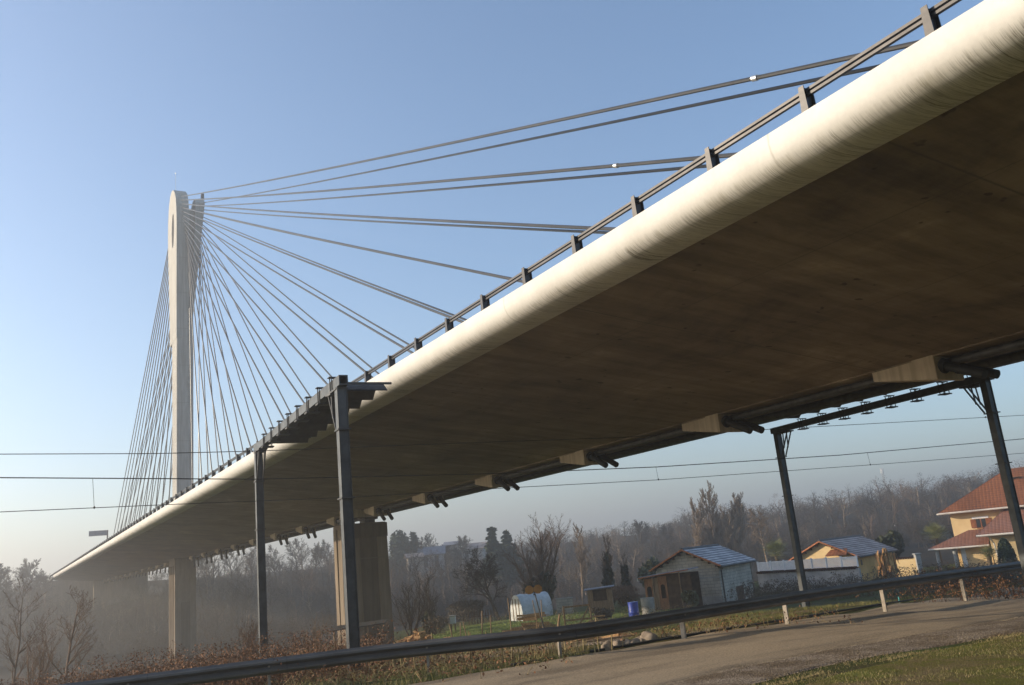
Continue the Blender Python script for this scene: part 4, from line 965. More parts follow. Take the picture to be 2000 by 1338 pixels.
# ------------------------------------------------------------------ grass
def grass(name, pts, h, wdt, m, seed):
    rg = np.random.default_rng(seed); n = len(pts); B = np.array([(x, y, zxy(x, y)) for x, y in pts])
    a = rg.uniform(0, 6.28, n); hh = h * rg.uniform(.35, 1.25, n); ln = rg.normal(0, .45, (n, 2)) * hh[:, None]
    s = np.stack([np.cos(a), np.sin(a), np.zeros(n)], 1) * wdt; m1 = B + np.stack([ln[:, 0] * .35, ln[:, 1] * .35, hh * .6], 1); T = B + np.stack([ln[:, 0], ln[:, 1], hh], 1)
    V = np.stack([B - s, B + s, m1 + s * .6, m1 - s * .6, T + s * .12, T - s * .12], 1).reshape(-1, 3); i = np.arange(n)[:, None] * 6
    F = np.concatenate([i + np.array([[0, 1, 2, 3]]), i + np.array([[3, 2, 4, 5]])]); return tag(npmesh(name, V, F, m), kind='stuff')
def scatter_band(pl_a, pl_b, n, seed, pw=1.):
    rg = np.random.default_rng(seed); out = []
    A = np.array(pl_a); B = np.array(pl_b)
    def samp(P, t):
        s = np.concatenate([[0], np.cumsum(np.hypot(*np.diff(P, axis=0).T))]); s /= s[-1]; return np.stack([np.interp(t, s, P[:, 0]), np.interp(t, s, P[:, 1])], 1)
    t = rg.uniform(0, 1, n); w = rg.uniform(0, 1, n)[:, None] ** pw; p = samp(A, t) * (1 - w) + samp(B, t) * w
    # thin out in patches
    keep = np.sin(p[:, 0] * 1.9 + np.sin(p[:, 1] * 2.3) * 1.5) + np.sin(p[:, 1] * 3.1 + p[:, 0]) + rg.normal(0, .7, n) > -.5
    return [xy(*q) for q in p[keep]]
vis_near = pxl([(1180, 1400), (1480, 1345), (1620, 1308), (1860, 1262), (2000, 1238), (2080, 1225)]); vis_cam = [(3.2, 8.5), (4.5, 9), (6, 9.3), (8, 10), (9.5, 11), (11, 12)]
grass('short_grass', scatter_band(vis_near, vis_cam, 42000, 1), .024, .003, 'blade', 11)
grass('dry_tufts', scatter_band(vis_near, vis_cam, 16000, 2, 1.), .035, .0026, 'straw', 12)
grass('edge_tufts', scatter_band([(a, b_ - .5) for a, b_ in sh_out[1:-1]], [(a, b_ + .3) for a, b_ in sh_in[1:-1]], 15000, 7, 2.2), .03, .003, 'straw', 17)
vg_a = pxl([(560, 1385), (800, 1341), (1150, 1280)]); vg_b = pxl([(560, 1318), (800, 1298), (1150, 1264)])
grass('verge_grass', scatter_band(vg_a, vg_b, 22000, 3), .075, .005, 'blade', 13)
grass('verge_straw', scatter_band(vg_a, pxl([(560, 1300), (800, 1285), (1150, 1258)]), 7000, 4), .2, .004, 'straw', 14)
grass('bank_grass', scatter_band(bn, bf, 26000, 5, 1.5), .1, .006, 'blade', 15)
grass('lawn_grass', scatter_band([guv(x, 46) for x in (800, 950, 1100, 1250)], [guv(x, 76) for x in (800, 950, 1100, 1250)], 26000, 6), .13, .016, 'lawnblade', 16)
# pebbles on the shoulder and yard
def pebbles(name, pts, r, m, seed):
    rg = np.random.default_rng(seed); n = len(pts); B = np.array([(x, y, zxy(x, y) + .012) for x, y in pts]); s = r * rg.uniform(.4, 1.5, (n, 1, 1)) ** 1.3
    o = np.array([[1, 0, 0], [0, 1, 0], [-1, 0, 0], [0, -1, 0], [0, 0, .8], [0, 0, -.6]], float)[None] * rg.uniform(.6, 1.2, (n, 6, 1)); th = rg.uniform(0, 6.28, n)
    R = np.zeros((n, 3, 3)); R[:, 0, 0] = np.cos(th); R[:, 0, 1] = -np.sin(th); R[:, 1, 0] = np.sin(th); R[:, 1, 1] = np.cos(th); R[:, 2, 2] = 1
    V = (np.einsum('nij,nkj->nki', R, o) * s + B[:, None]).reshape(-1, 3); i = np.arange(n)[:, None] * 6
    F = np.concatenate([i + np.array([q]) for q in ((0, 1, 4), (1, 2, 4), (2, 3, 4), (3, 0, 4), (1, 0, 5), (2, 1, 5), (3, 2, 5), (0, 3, 5))])
    return tag(npmesh(name, V, F, m, tri=True), kind='stuff')
pebbles('pebbles', scatter_band([(a, b) for a, b in sh_out[1:-1]], [(a, b) for a, b in sh_in[1:-1]], 16000, 21), .0085, 'stone', 22)
pebbles('yard_pebbles', scatter_band(yn, yf, 9000, 23, 1.6), .028, 'stone', 24)
# ------------------------------------------------------------------ far wood on the hillside: one mass
def wood():
    rg = np.random.default_rng(5)
    protos = [grow(300 + i, 10, ('round', 'slim', 'round', 'birch')[i], .95, .2, .035, 3) for i in range(4)]
    pm = []
    for A in protos:
        k = min(len(A), 620); big = np.argsort(-A[:, 6])[:k // 3]; rest = np.setdiff1d(np.arange(len(A)), big); sel = np.concatenate([big, rg.choice(rest, min(len(rest), k - len(big)), False)])
        pm.append(seg_mesh(A[sel], 3))
    VV, FF, MI, off = [], [], [], 0
    spots = []
    for _ in range(1250):
        px = rg.uniform(-120, 2120); v = rg.choice([rg.uniform(150, 200), rg.uniform(195, 262), rg.uniform(235, 300)])
        if px < 660 and v > 228 and rg.random() < .6: continue
        if 770 < px < 1000 and v > 205: continue
        if 110 < px < 330: v = rg.uniform(165, 205)
        if px > 950 and v > 265: continue
        spots.append((px, v))
    for px, v in spots:
        g = ground(px, v); H = rg.uniform(6.5, 10.5) * (.8 if v < 170 else 1)
        if px < 1000: H *= .92
        else: H *= .68
        if 100 < px < 340: H *= .6
        H *= rg.choice([.75, 1, 1, 1.2]); V, F = pm[rg.integers(0, 4)]; a = rg.uniform(0, 6.28); s = H / 10; w_ = rg.uniform(1.0, 1.6) * (1.35 if px > 1000 else 1); c, sn = math.cos(a) * s * w_, math.sin(a) * s * w_
        W = np.stack([V[:, 0] * c - V[:, 1] * sn + g.x, V[:, 0] * sn + V[:, 1] * c + g.y, V[:, 2] * s + g.z], 1); VV.append(W); FF.append(F + off); MI.append(np.full(len(F), rg.choice([0, 0, 1, 2, 3]), dtype=np.int32)); off += len(W)
    o = npmesh('hillside_wood', np.concatenate(VV), np.concatenate(FF), 'bark')
    for k in ('barkred', 'barkpale', 'barkdark'): o.data.materials.append(M[k])
    o.data.polygons.foreach_set('material_index', np.concatenate(MI)); return tag(o, kind='stuff')
wood()
def undergrowth():
    rg = np.random.default_rng(6); VV, FF, off = [], [], 0
    pm = []
    for i in range(3):
        A = grow(400 + i, 3.2, 'multi', 1., .09, .03, 3); k = min(len(A), 330); pm.append(seg_mesh(A[rg.choice(len(A), k, False)], 3))
    for _ in range(2100):
        px = rg.uniform(-150, 2150); v = rg.uniform(128, 290); g = ground(px, v); V, F = pm[rg.integers(0, 3)]; a = rg.uniform(0, 6.28); s = rg.uniform(.7, 1.5); c, sn = math.cos(a) * s * 1.5, math.sin(a) * s * 1.5
        W = np.stack([V[:, 0] * c - V[:, 1] * sn + g.x, V[:, 0] * sn + V[:, 1] * c + g.y, V[:, 2] * s + g.z], 1); VV.append(W); FF.append(F + off); off += len(W)
    return tag(npmesh('hillside_undergrowth', np.concatenate(VV), np.concatenate(FF), 'bark'), kind='stuff')
undergrowth()
# ------------------------------------------------------------------ BUILDINGS and garden things
def place(px, v, yaw):
    """ground point and the z rotation whose local +x is level right turned by yaw degrees (local +y looks away)"""
    g = ground(px, v); return g, ANG + R_(yaw)
def hgt(px, py, v, g): return at(px, py, v)[2] - g.z
def gable_house(t, W, D, eave, ridge, wallm, sidem, roofm, over=.35, vergem='verge', x0=None):
    """gable at y = 0 from x = -W to 0; ridge runs along +y"""
    mb = MB(); xm = -W / 2
    mb.v = [(-W, 0, -.6), (0, 0, -.6), (0, 0, eave), (xm, 0, ridge), (-W, 0, eave), (-W, D, -.6), (0, D, -.6), (0, D, eave), (xm, D, ridge), (-W, D, eave)]
    mb.f = [(0, 1, 2, 3, 4), (9, 8, 7, 6, 5), (5, 0, 4, 9)]; wl = mb.build('wall', wallm, t, fix=False)
    sb = MB(); sb.box((-.2, .0015, -.6), (.0015, D - .002, eave - .01)); sb.build('side_wall', sidem, t)
    k = (ridge - eave) / (W / 2); ez = lambda o: eave - o * k
    rf = MB(); rf.roof([(over, -over, ez(over) + .05), (over, D + over, ez(over) + .05), (xm, D + over, ridge + .05), (xm, -over, ridge + .05)], .1)
    rf.roof([(-W - over, D + over, ez(over) + .05), (-W - over, -over, ez(over) + .05), (xm, -over, ridge + .05), (xm, D + over, ridge + .05)], .1)
    rf.build('roof', roofm, t)
    vg = MB()
    vg.bar((over, -over - .02, ez(over) + .1), (xm, -over - .02, ridge + .1), .1, .24, up=(0, 1, 0)); vg.bar((-W - over, -over - .02, ez(over) + .1), (xm, -over - .02, ridge + .1), .1, .24, up=(0, 1, 0))
    vg.build('verge_boards', vergem, t)
    rg_ = MB(); rg_.tube([(xm, -over, ridge + .14), (xm, D + over, ridge + .14)], .11, 8); rg_.build('ridge_cap', 'darksteel', t)
    gt = MB(); gt.tube([(over + .06, -over, ez(over) + .04), (over + .06, D + over, ez(over) + .04)], .07, 8); gt.build('gutter', 'steel', t)
    ra = MB()
    for i in range(5):
        for s in (-1, 1):
            x = xm + s * (W / 2 + over * .6) * (i + .7) / 5.2; z = ridge - abs(x - xm) * k
            ra.box((x - .06, -over + .03, z - .14), (x + .06, .3, z + .0))
    ra.build('rafter_ends', 'wooddark', t)
    return wl
# barn
g, rz = place(1404, 65, -33); barn = thing('barn', 'grey blockwork barn with frosted dark tiled roof and orange verges', 'barn', tuple(g), rz)
E_ = hgt(1404, 1103, 65, g); RZ = hgt(1343, 1076, 66.3, g); BW, BD = 4.95, 6.6
gable_house(barn, BW, BD, E_, RZ, 'block', 'block', 'tilefrost')
q = MB(); q.tube([(.06, .35, -.5), (.06, .35, E_ - .4), (.38, .1, E_ - .12)], .045, 7); q.build('downpipe', 'steel', barn)
q = MB(); q.box((.0, 2.9, -.4), (.02, 4.4, .9)); q.build('brick_patch', 'wooddark', barn)
q = MB(); q.box((-BW + .05, -.012, -.5), (-.05, -.002, .5)); q.build('plinth_render', 'concgrey', barn)
for z in (1.75, 2.35):
    q = MB(); q.box((-BW + .02, -.02, z), (-.02, -.003, z + .09)); q.build('string_course', 'concgrey', barn)
q = MB(); q.box((-.35, BD + .3, 0.2), (-.05, BD + .5, E_ + .1)); q.build('end_post', 'stone', barn)
# climbing plant on the barn gable
rg = np.random.default_rng(33); C = np.stack([rg.normal(0, .22, 500), rg.normal(-.12, .06, 500), 1.0 + rg.uniform(-1, 1.1, 500)], 1); C[:, 0] *= np.where(C[:, 2] > 1.3, 1.4, .5)
cp = thing('climbing_plant', 'small withered climber against the barn gable wall', 'plant', tuple(barn.matrix_basis @ Vector((-2.35, -.05, 0))), rz)
V, F = leaves(C, .06, rg); npmesh('leaves', V, F, 'deadleaf', cp)
q = MB(); q.tube([(0, -.1, -.2), (.05, -.1, 1.4)], .03, 6); q.tube([(.15, -.1, -.2), (.1, -.1, 1.6)], .02, 6); q.build('stems', 'bark', cp)
# wooden kiosk with sloping roof on the barn's left
g, rz = place(1292, 62.5, -24); ki = thing('wooden_kiosk', 'brown wooden lean-to kiosk with arched openings beside the barn gable', 'shed', tuple(g), rz)
zl, zr_ = hgt(1247, 1131, 63, g), hgt(1338, 1114, 61.5, g); x0, x1 = -1.35, 1.95; KD = 2.6
q = MB(); q.roof([(x0 - .3, -.35, zl), (x0 - .3, KD, zl), (x1, KD, zr_), (x1, -.35, zr_)], .09); q.build('roof', 'slate', ki)
q = MB(); q.bar((x0 - .3, -.38, zl + .03), (x1, -.38, zr_ + .03), .06, .14, up=(0, 1, 0)); q.build('verge_board', 'verge', ki)
q = MB(); q.box((x0 - .36, -.35, zl - .14), (x0 - .3, KD, zl + .06)); q.build('fascia_board', 'white', ki)
def arched(mb, xa, xb, z0, z1, y0, y1, n=8):
    """wall with an arched opening in the upper half"""
    xm = (xa + xb) / 2; w = (xb - xa) * .27; zs, zt = z0 + (z1 - z0) * .42, z0 + (z1 - z0) * .72
    mb.box((xa, y0, z0), (xb, y1, zs)); mb.box((xa, y0, zs + .001), (xm - w, y1, z1)); mb.box((xm + w, y0, zs + .001), (xb, y1, z1))
    pts = [(xm + w * math.cos(math.pi * k / n), zt + w * math.sin(math.pi * k / n)) for k in range(n + 1)]
    poly = [(xm - w + .001, z1), (xm + w - .001, z1)] + pts
    mb.prism([(x, y0, z) for x, z in poly], (0, y1 - y0, 0))
q = MB(); arched(q, x0, x0 + .62, -.3, zl - .05, 0, .07); arched(q, x0 + .98, x0 + 1.6, -.3, zl + .05, 0, .07); q.build('front_panels', 'kiosk', ki)
q = MB(); q.box((x0 + .63, .02, -.3), (x0 + .97, .06, zl - .02)); q.build('door', 'wood', ki)
q = MB(); q.box((x0 + 1.61, .05, -.3), (x1, .12, zl + .1)); q.box((x0, .1, -.3), (x0 + .06, KD - .1, zl)); q.box((x0 + .07, KD - .2, -.3), (x1, KD - .1, zl + .1)); q.build('back_boards', 'wooddark', ki)
for x in (x0 + .62, x1 - .75): q = MB(); q.box((x - .035, -.1, -.3), (x + .035, -.03, zl + (.0 if x < 0 else .25))); q.build('post', 'wood', ki)
# white louvre fence on the stucco garden wall
pA, pB = ground(1478, 74), ground(1678, 66); d = (pB - pA); d.z = 0; Lf = d.length; wz = math.atan2(d.y, d.x)
wl = thing('garden_wall', 'grey stucco garden wall with curved tile coping under the white fence', 'wall', (pA.x, pA.y, min(pA.z, pB.z)), wz)
bz = min(pA.z, pB.z); htop = at(1678, 1103, 66)[2] - bz; h0 = at(1478, 1128, 74)[2] - bz
hw = (htop + h0) / 2 + .05
q = MB(); q.box((0, 0, -.8), (Lf, .2, hw)); q.build('wall', 'stucco', wl)
q = MB()
for i in range(int(Lf / .22)): q.tube([(.1 + i * .22, -.1, hw + .03), (.1 + i * .22, .3, hw + .06)], .09, 8)
q.build('tile_coping', 'tilered', wl)
fh = at(1678, 1087, 66)[2] - bz - hw - .1
fe = thing('louvre_fence', 'white horizontal louvre fence standing on the stucco garden wall', 'fence', (pA.x, pA.y, bz), wz)
npan = 7
for i in range(npan + 1):
    x = .1 + (Lf - .2) * i / npan; q = MB(); q.box((x - .05, .06, hw + .1), (x + .05, .16, hw + fh + .17)); q.box((x - .065, .045, hw + fh + .171), (x + .065, .175, hw + fh + .2)); q.build('post', 'white', fe)
for i in range(npan):
    xa, xb = .1 + (Lf - .2) * i / npan + .06, .1 + (Lf - .2) * (i + 1) / npan - .06; q = MB(); n = 8
    for k in range(n): z = hw + .15 + fh * k / n; q.box((xa, .09, z), (xb, .12, z + fh / n * .82))
    q.build('louvre_panel', 'white', fe)
# yellow pool house
g, rz = place(1676, 76, -42); ph = thing('pool_house', 'small yellow house with frosted brown tiled roof and arched wall niche', 'house', tuple(g), rz)
E2 = hgt(1676, 1084, 76, g); R2 = hgt(1621, 1058, 77.5, g); PW, PD = 5.5, 8.2
gable_house(ph, PW, PD, E2, R2, 'yellow', 'yellowshade', 'tilefrost2', .4)
q = MB(); q.prism([(.003, 1.0 + .16 * math.cos(a), 1.55 + .16 * math.sin(a)) if a <= math.pi else None for a in np.linspace(0, math.pi, 9)] + [(.003, .84, 1.25), (.003, 1.16, 1.25)], (.03, 0, 0)); q.build('niche', 'darksteel', ph)
q = MB(); q.roof([(-2.2, -.9, E2 + .1), (-.35, -.9, E2 + .1), (-.55, -.02, E2 + .55), (-2.0, -.02, E2 + .55)], .08); q.build('porch_roof', 'tilered', ph)
# short yellow garden wall with pillar
pA, pB = ground(1752, 74), ground(1792, 73); d = pB - pA; d.z = 0
yw = thing('yellow_wall', 'short sunlit yellow garden wall with tile coping and creeper stems', 'wall', tuple(pA), math.atan2(d.y, d.x)); hz = hgt(1770, 1090, 74, pA)
q = MB(); q.box((0, 0, -.6), (d.length, .2, hz)); q.build('wall', 'yellow', yw)
q = MB()
for i in range(int(d.length / .2)): q.tube([(.1 + i * .2, -.08, hz + .03), (.1 + i * .2, .28, hz + .05)], .08, 8)
q.build('tile_coping', 'tilepart', yw)
g = ground(1797, 73); pl_ = thing('gate_pillar', 'grey gate pillar with flat cap at the right end of the yellow wall', 'pillar', tuple(g), ANG); hp = hgt(1797, 1080, 73, g)
q = MB(); q.box((-.2, -.2, -.5), (.2, .2, hp - .1)); q.build('shaft', 'concgrey', pl_, bevel=.02)
q = MB(); q.box((-.27, -.27, hp - .099), (.27, .27, hp)); q.build('cap', 'concgrey', pl_, bevel=.02)
# villa
VV_ = 86.; g, rz = place(1878, VV_, -31); vl = thing('villa', 'two-storey yellow villa with red hipped tile roofs and brown shutters', 'house', tuple(g), rz)
S = VV_ / FPX
VM = (Matrix.Translation(g) @ Matrix.Rotation(rz, 4, 'Z')).inverted()
CL = VM @ Vector((0, 0, 0))
def vhit(px, py, y):
    r = VM.to_3x3() @ Vector(ray(px, py)); return CL + r * ((y - CL.y) / r.y)
def vx(px, y=0., py=1040): return vhit(px, py, y).x
def vz(px, py, y=0.): return vhit(px, py, y).z
ez = vz(1960, 984); e0 = vz(1876, 1000)
q = MB(); q.box((0, 0, -.6), (vx(2080), 8, e0 + .05)); q.build('wall', 'yellow', vl)
xL, xR, yF, yB = -.9, vx(2120), -.9, 9.0; rh = 3.6; xm = 5.4; ym = 4.0
rf = MB(); rf.roof([(xL, yF, e0 - .05), (xR, yF, e0 - .05), (xR, ym, e0 + rh * .98), (xm + 0, ym, e0 + rh * .98)], .12); rf.roof([(xL, yB, e0 - .05), (xL, yF, e0 - .05), (xm, ym, e0 + rh * .98)], .12); rf.roof([(xR, yB, e0 - .05), (xL, yB, e0 - .05), (xm, ym, e0 + rh * .98), (xR, ym, e0 + rh * .98)], .12)
mroof = rf.build('roof', 'tilered', vl)
q = MB(); q.tube([(xL, yF - .06, e0 - .02), (xR, yF - .06, e0 - .02)], .09, 8); q.tube([(xL - .06, yF, e0 - .02), (xL - .06, yB, e0 - .02)], .09, 8); q.build('gutter', 'render_pale', vl)
cx_ = vx(1986, 2.7, 940); q = MB(); zc = vz(1986, 931, 2.7)
q.box((cx_ - .3, 2.4, e0 + 1.6), (cx_ + .3, 3.0, zc - .25)); ch = q.build('chimney', 'render_pale', mroof)
q = MB(); q.box((cx_ - .4, 2.3, zc - .08), (cx_ + .4, 3.1, zc)); [q.box((cx_ + a - .05, 2.35 + b_, zc - .249), (cx_ + a + .05, 2.45 + b_, zc - .081)) for a in (-.3, .3) for b_ in (0, .6)]; q.build('chimney_cap', 'wooddark', mroof)
xs_ = vx(1958, 2, 962); k = rh * .98 / (ym - yF)
q = MB(); zz = lambda y: e0 - .05 + (y - yF) * k + .16
q.quad((xs_, 1.3, zz(1.3)), (xs_ + .9, 1.3, zz(1.3)), (xs_ + .9, 2.3, zz(2.3)), (xs_, 2.3, zz(2.3))); q.build('skylight', 'glass', mroof)
# upper window with shutters
wx0, wx1 = vx(1911), vx(1930); wz0, wz1 = vz(1918, 1030), vz(1918, 1013)
q = MB(); q.box((wx0, -.03, wz0), (wx1, -.004, wz1)); wn = q.build('window', 'glass', vl)
q = MB(); q.box((wx0 - .02, -.05, wz0 - .09), (wx1 + .02, -.003, wz0 - .002)); q.box(((wx0 + wx1) / 2 - .05, -.05, wz0), ((wx0 + wx1) / 2 + .05, -.031, wz1)); q.box((wx0 - .08, -.05, wz0), (wx0 - .002, -.003, wz1)); q.box((wx1 + .002, -.05, wz0), (wx1 + .08, -.003, wz1)); q.build('frame', 'shutter', wn)
for a, b_ in ((vx(1900), wx0 - .085), (wx1 + .085, vx(1941))):
    q = MB(); q.box((a, -.07, wz0), (b_, -.02, wz1 + .02)); q.build('shutter', 'shutter', vl)
q = MB(); q.box((wx0 - .3, -.04, wz1 + .03), (wx1 + .3, -.002, wz1 + .22)); q.build('lintel', 'white', vl)
# lower wings
l0 = vz(1850, 1069); lt = vz(1900, 1032)
l0 = vz(1850, 1069, -4)
q = MB(); q.box((vx(1868, -3), -3.0, -.6), (vx(1928, -3), -.01, l0 - .02)); q.build('wing_wall', 'yellow', vl)
r1 = MB(); A0, A1 = vx(1806, -4), vx(1926, -4); wz_ = vz(1806, 1075, -4); lt = vz(1885, 1038)
r1.roof([(A0, -4.0, wz_), (A1, -4.0, wz_), (A1, -.02, lt), (vx(1893), -.02, lt)], .1); r1.roof([(A0, -.02, wz_), (A0, -4.0, wz_), (vx(1893), -.02, lt)], .1); r1.build('wing_roof', 'tilepart', vl)
q = MB(); q.tube([(A0, -4.06, wz_), (A1, -4.06, wz_)], .085, 8); q.build('wing_gutter', 'render_pale', vl)
zr2 = vz(1912, 1047, -5.2); B0, B1 = vx(1905, -5.2), vx(2100, -5.2); bt = vz(1968, 995)
q = MB(); q.box((vx(1930, -4.2), -4.2, -.6), (vx(2080, -4.2), -.015, zr2 - .02)); q.build('front_wall', 'yellow', vl)
r2 = MB(); r2.roof([(B0, -5.2, zr2), (B1, -5.2, zr2), (B1, -.025, bt), (vx(1974), -.025, bt)], .1); r2.roof([(B0, -.03, zr2 + .0), (B0, -5.2, zr2), (vx(1974), -.03, bt)], .1); r2.build('front_roof', 'tilepart', vl)
q = MB(); q.tube([(B0, -5.26, zr2), (B1, -5.26, zr2)], .09, 8); q.tube([(B0 + .9, -5.2, zr2), (B0 + 1.2, -4.4, zr2 - .7), (B0 + 1.4, -4.26, -.3)], .06, 8); q.build('front_gutter', 'render_pale', vl)
for px in (1822, 1856): q = MB(); x = vx(px, -3.6); q.tube([(x, -3.6, -.6), (x, -3.6, wz_ + .1)], .16, 10); q.build('porch_column', 'concgrey', vl)
q = MB(); q.box((vx(1869, -3), -3.06, -.2), (vx(1878, -3), -3.005, l0 - .15)); q.build('door', 'white', vl)
q = MB(); q.box((vx(1990, -4.2), -4.26, .2), (vx(2004, -4.2), -4.205, zr2 - .5)); q.build('side_window', 'white', vl)
# far hamlet
def far_house(label, px, v, wpx, ybase, yeave, yridge, wallm, roofm, yaw, D=7):
    g = ground(px, v); t = thing('far_house', label, 'house', tuple(g), ANG + R_(yaw)); W = wpx * v / FPX; zb = min(0, at(px, ybase, v)[2] - g.z) - 1; ze = at(px, yeave, v)[2] - g.z; zr = at(px, yridge, v)[2] - g.z
    q = MB(); q.box((-W / 2, 0, zb), (W / 2, D, ze)); q.v += [(-W / 2, .01, ze), (-W / 2, D - .01, ze), (-W / 2, D / 2, zr), (W / 2, .01, ze), (W / 2, D - .01, ze), (W / 2, D / 2, zr)]
    n = len(q.v) - 6; q.f += [(n, n + 2, n + 1), (n + 3, n + 4, n + 5)]; q.build('wall', wallm, t)
    r = MB(); o = .5; k = (zr - ze) / (D / 2)
    r.roof([(-W / 2 - o, -o, ze - o * k), (W / 2 + o, -o, ze - o * k), (W / 2 + o, D / 2, zr), (-W / 2 - o, D / 2, zr)], .15); r.roof([(W / 2 + o, D + o, ze - o * k), (-W / 2 - o, D + o, ze - o * k), (-W / 2 - o, D / 2, zr), (W / 2 + o, D / 2, zr)], .15); r.build('roof', roofm, t)
    if W < 4: return t
    for x in (-W * .25, W * .2): q = MB(); q.box((x - .5, -.03, (zb + ze) / 2 + .2), (x + .5, -.004, ze - .5)); q.build('window', 'glass', t)
    return t
far_house('small pale sunlit gable house on the far slope, lowest of the hamlet', 813, 214, 28, 1104, 1088, 1081, 'far_render', 'tilefrost2', 14, 5)
far_house('long far house with slate-blue roof behind the pale gable', 845, 222, 46, 1102, 1082, 1068, 'stucco', 'slate', 4)
far_house('far house with brown hipped roof right of the slate-roofed one', 925, 226, 46, 1080, 1071, 1061, 'stucco', 'tilefrost2', -22)
far_house('far low white building half hidden left of the brown-roofed house', 884, 232, 22, 1074, 1064, 1058, 'far_render', 'slate', 0)
# lattice antenna mast on the right ridge
g = ground(1761, 300); zt = at(1755, 912, 300)[2] - g.z; mt = thing('antenna_mast', 'thin lattice antenna mast rising above the right ridge wood', 'mast', tuple(g), ANG)
q = MB()
for i in range(3):
    a = i * 2.094; b_ = a + 2.094; q.tube([(.5 * math.cos(a), .5 * math.sin(a), 0), (.28 * math.cos(a), .28 * math.sin(a), zt)], .04, 5)
    for k in range(14):
        z0_, z1_ = zt * k / 14, zt * (k + 1) / 14; r0_ = .5 - .22 * k / 14
        q.bar((r0_ * math.cos(a), r0_ * math.sin(a), z0_), (r0_ * math.cos(b_), r0_ * math.sin(b_), z1_), .03)
q.build('lattice', 'concgrey', mt)
q = MB(); [q.box((.45 * math.cos(a) - .09, .45 * math.sin(a) - .09, zt - 1.6), (.45 * math.cos(a) + .09, .45 * math.sin(a) + .09, zt + .2)) for a in (0, 2.1, 4.2)]; q.build('antenna_panels', 'white', mt)
# polytunnel
g, rz = place(1013, 72, 28); pt = thing('plastic_tunnel', 'milky plastic-covered garden tunnel with rounded end on the lawn', 'greenhouse', tuple(g), rz)
TW, TL, TH = 1.08, 2.75, hgt(1008, 1163, 72, g); n = 14
# axis along +x; round end at x = 0
arc = [(math.cos(math.pi * k / n) * TW, max(0, math.sin(math.pi * k / n)) ** .7 * TH) for k in range(n + 1)]
q = MB(); xs2 = np.linspace(0, TL, 7); rgq = random.Random(2)
for x in xs2:
    for (y, z) in arc: s = 1 + (.03 * math.sin(x * 6.5 + z * 2)); q.v.append((x + .0, TW + y * s, z * s))
for i in range(6):
    for k in range(n): a = i * (n + 1) + k; q.f.append((a, a + 1, a + n + 2, a + n + 1))
q.build('cover', 'plastic', pt, True)
q = MB(); q.prism([(0.002, TW + y, z) for y, z in arc], (.03, 0, 0)); q.build('end_sheet', 'plastic', pt)
q = MB()
for y in (.55, 1.08, 1.6): q.box((-.04, y - .03, -.2), (0, y + .03, TH * .85))
q.build('end_laths', 'wood', pt)
# pale stone wall behind, plank hut, cistern, barrel
pA, pB = ground(1080, 77), ground(1112, 77); d = pB - pA; d.z = 0; t = thing('stone_wall', 'low pale stone wall between the plastic tunnel and the plank hut', 'wall', tuple(pA), math.atan2(d.y, d.x))
q = MB(); q.box((0, 0, -.5), (d.length, .25, hgt(1096, 1170, 77, pA))); q.build('wall', 'block', t); q = MB(); q.box((-.03, -.03, hgt(1096, 1170, 77, pA) + .002), (d.length + .03, .28, hgt(1096, 1170, 77, pA) + .08)); q.build('coping', 'concgrey', t)
g, rz = place(1166, 70, -6); hu = thing('plank_hut', 'small weathered plank hut with flat roof and dark window opening', 'shed', tuple(g), rz); hh = hgt(1166, 1152, 70, g); w_ = .95
q = MB()
for i in range(9):
    x = -w_ + i * 2 * w_ / 9; zt_ = hh if (i < 2 or i > 6) else hh * .52
    q.box((x, 0, -.4), (x + 2 * w_ / 9 - .012, .04, zt_))
q.box((-w_, .041, -.4), (-w_ + .04, 1.8, hh)); q.box((w_ - .04, .041, -.4), (w_, 1.8, hh)); q.box((-w_ + .041, 1.76, -.4), (w_ - .041, 1.8, hh)); q.build('wall', 'wood', hu)
q = MB(); q.roof([(-w_ - .25, -.3, hh + .0), (w_ + .2, -.3, hh + .12), (w_ + .2, 2.0, hh + .12), (-w_ - .25, 2.0, hh)], .06); q.build('roof', 'slate', hu)
q = MB(); q.box((-.55, .3, hh * .2), (.55, .34, hh - .02)); q.build('dark_interior', 'wooddark', hu)
g = ground(1257, 61); t = thing('water_cistern', 'round grey concrete cistern ring standing left of the wooden kiosk', 'cistern', tuple(g)); h_ = hgt(1257, 1168, 61, g)
q = MB(); q.lathe((0, 0, -.4), [(.45, 0), (.46, h_ + .3), (.46, h_ + .4), (.39, h_ + .4), (.38, h_ * .5)], 24); q.build('ring', 'concgrey', t, True); q = MB(); q.lathe((0, 0, h_ * .8), [(0.01, 0), (.385, .0), (.385, .01), (.01, .01)], 20); q.build('water_surface', 'water', t)
g = ground(1228, 54); t = thing('plastic_barrel', 'bright blue plastic barrel standing in the grass by the hedge', 'barrel', tuple(g)); h_ = hgt(1228, 1178, 54, g)
q = MB(); q.lathe((0, 0, -.25), [(.27, 0), (.3, .1), (.31, h_ * .35), (.325, h_ * .37 + .03), (.31, h_ * .4 + .06), (.31, h_ * .7), (.325, h_ * .72 + .03), (.3, h_ * .78), (.3, h_ + .25), (.27, h_ + .25)], 24); q.build('body', 'blue', t, True)
q = MB(); q.lathe((0, 0, h_ + .001), [(.27, 0), (.315, .0), (.315, .04), (.27, .04)], 24); q.build('rim', 'blue', t, True)
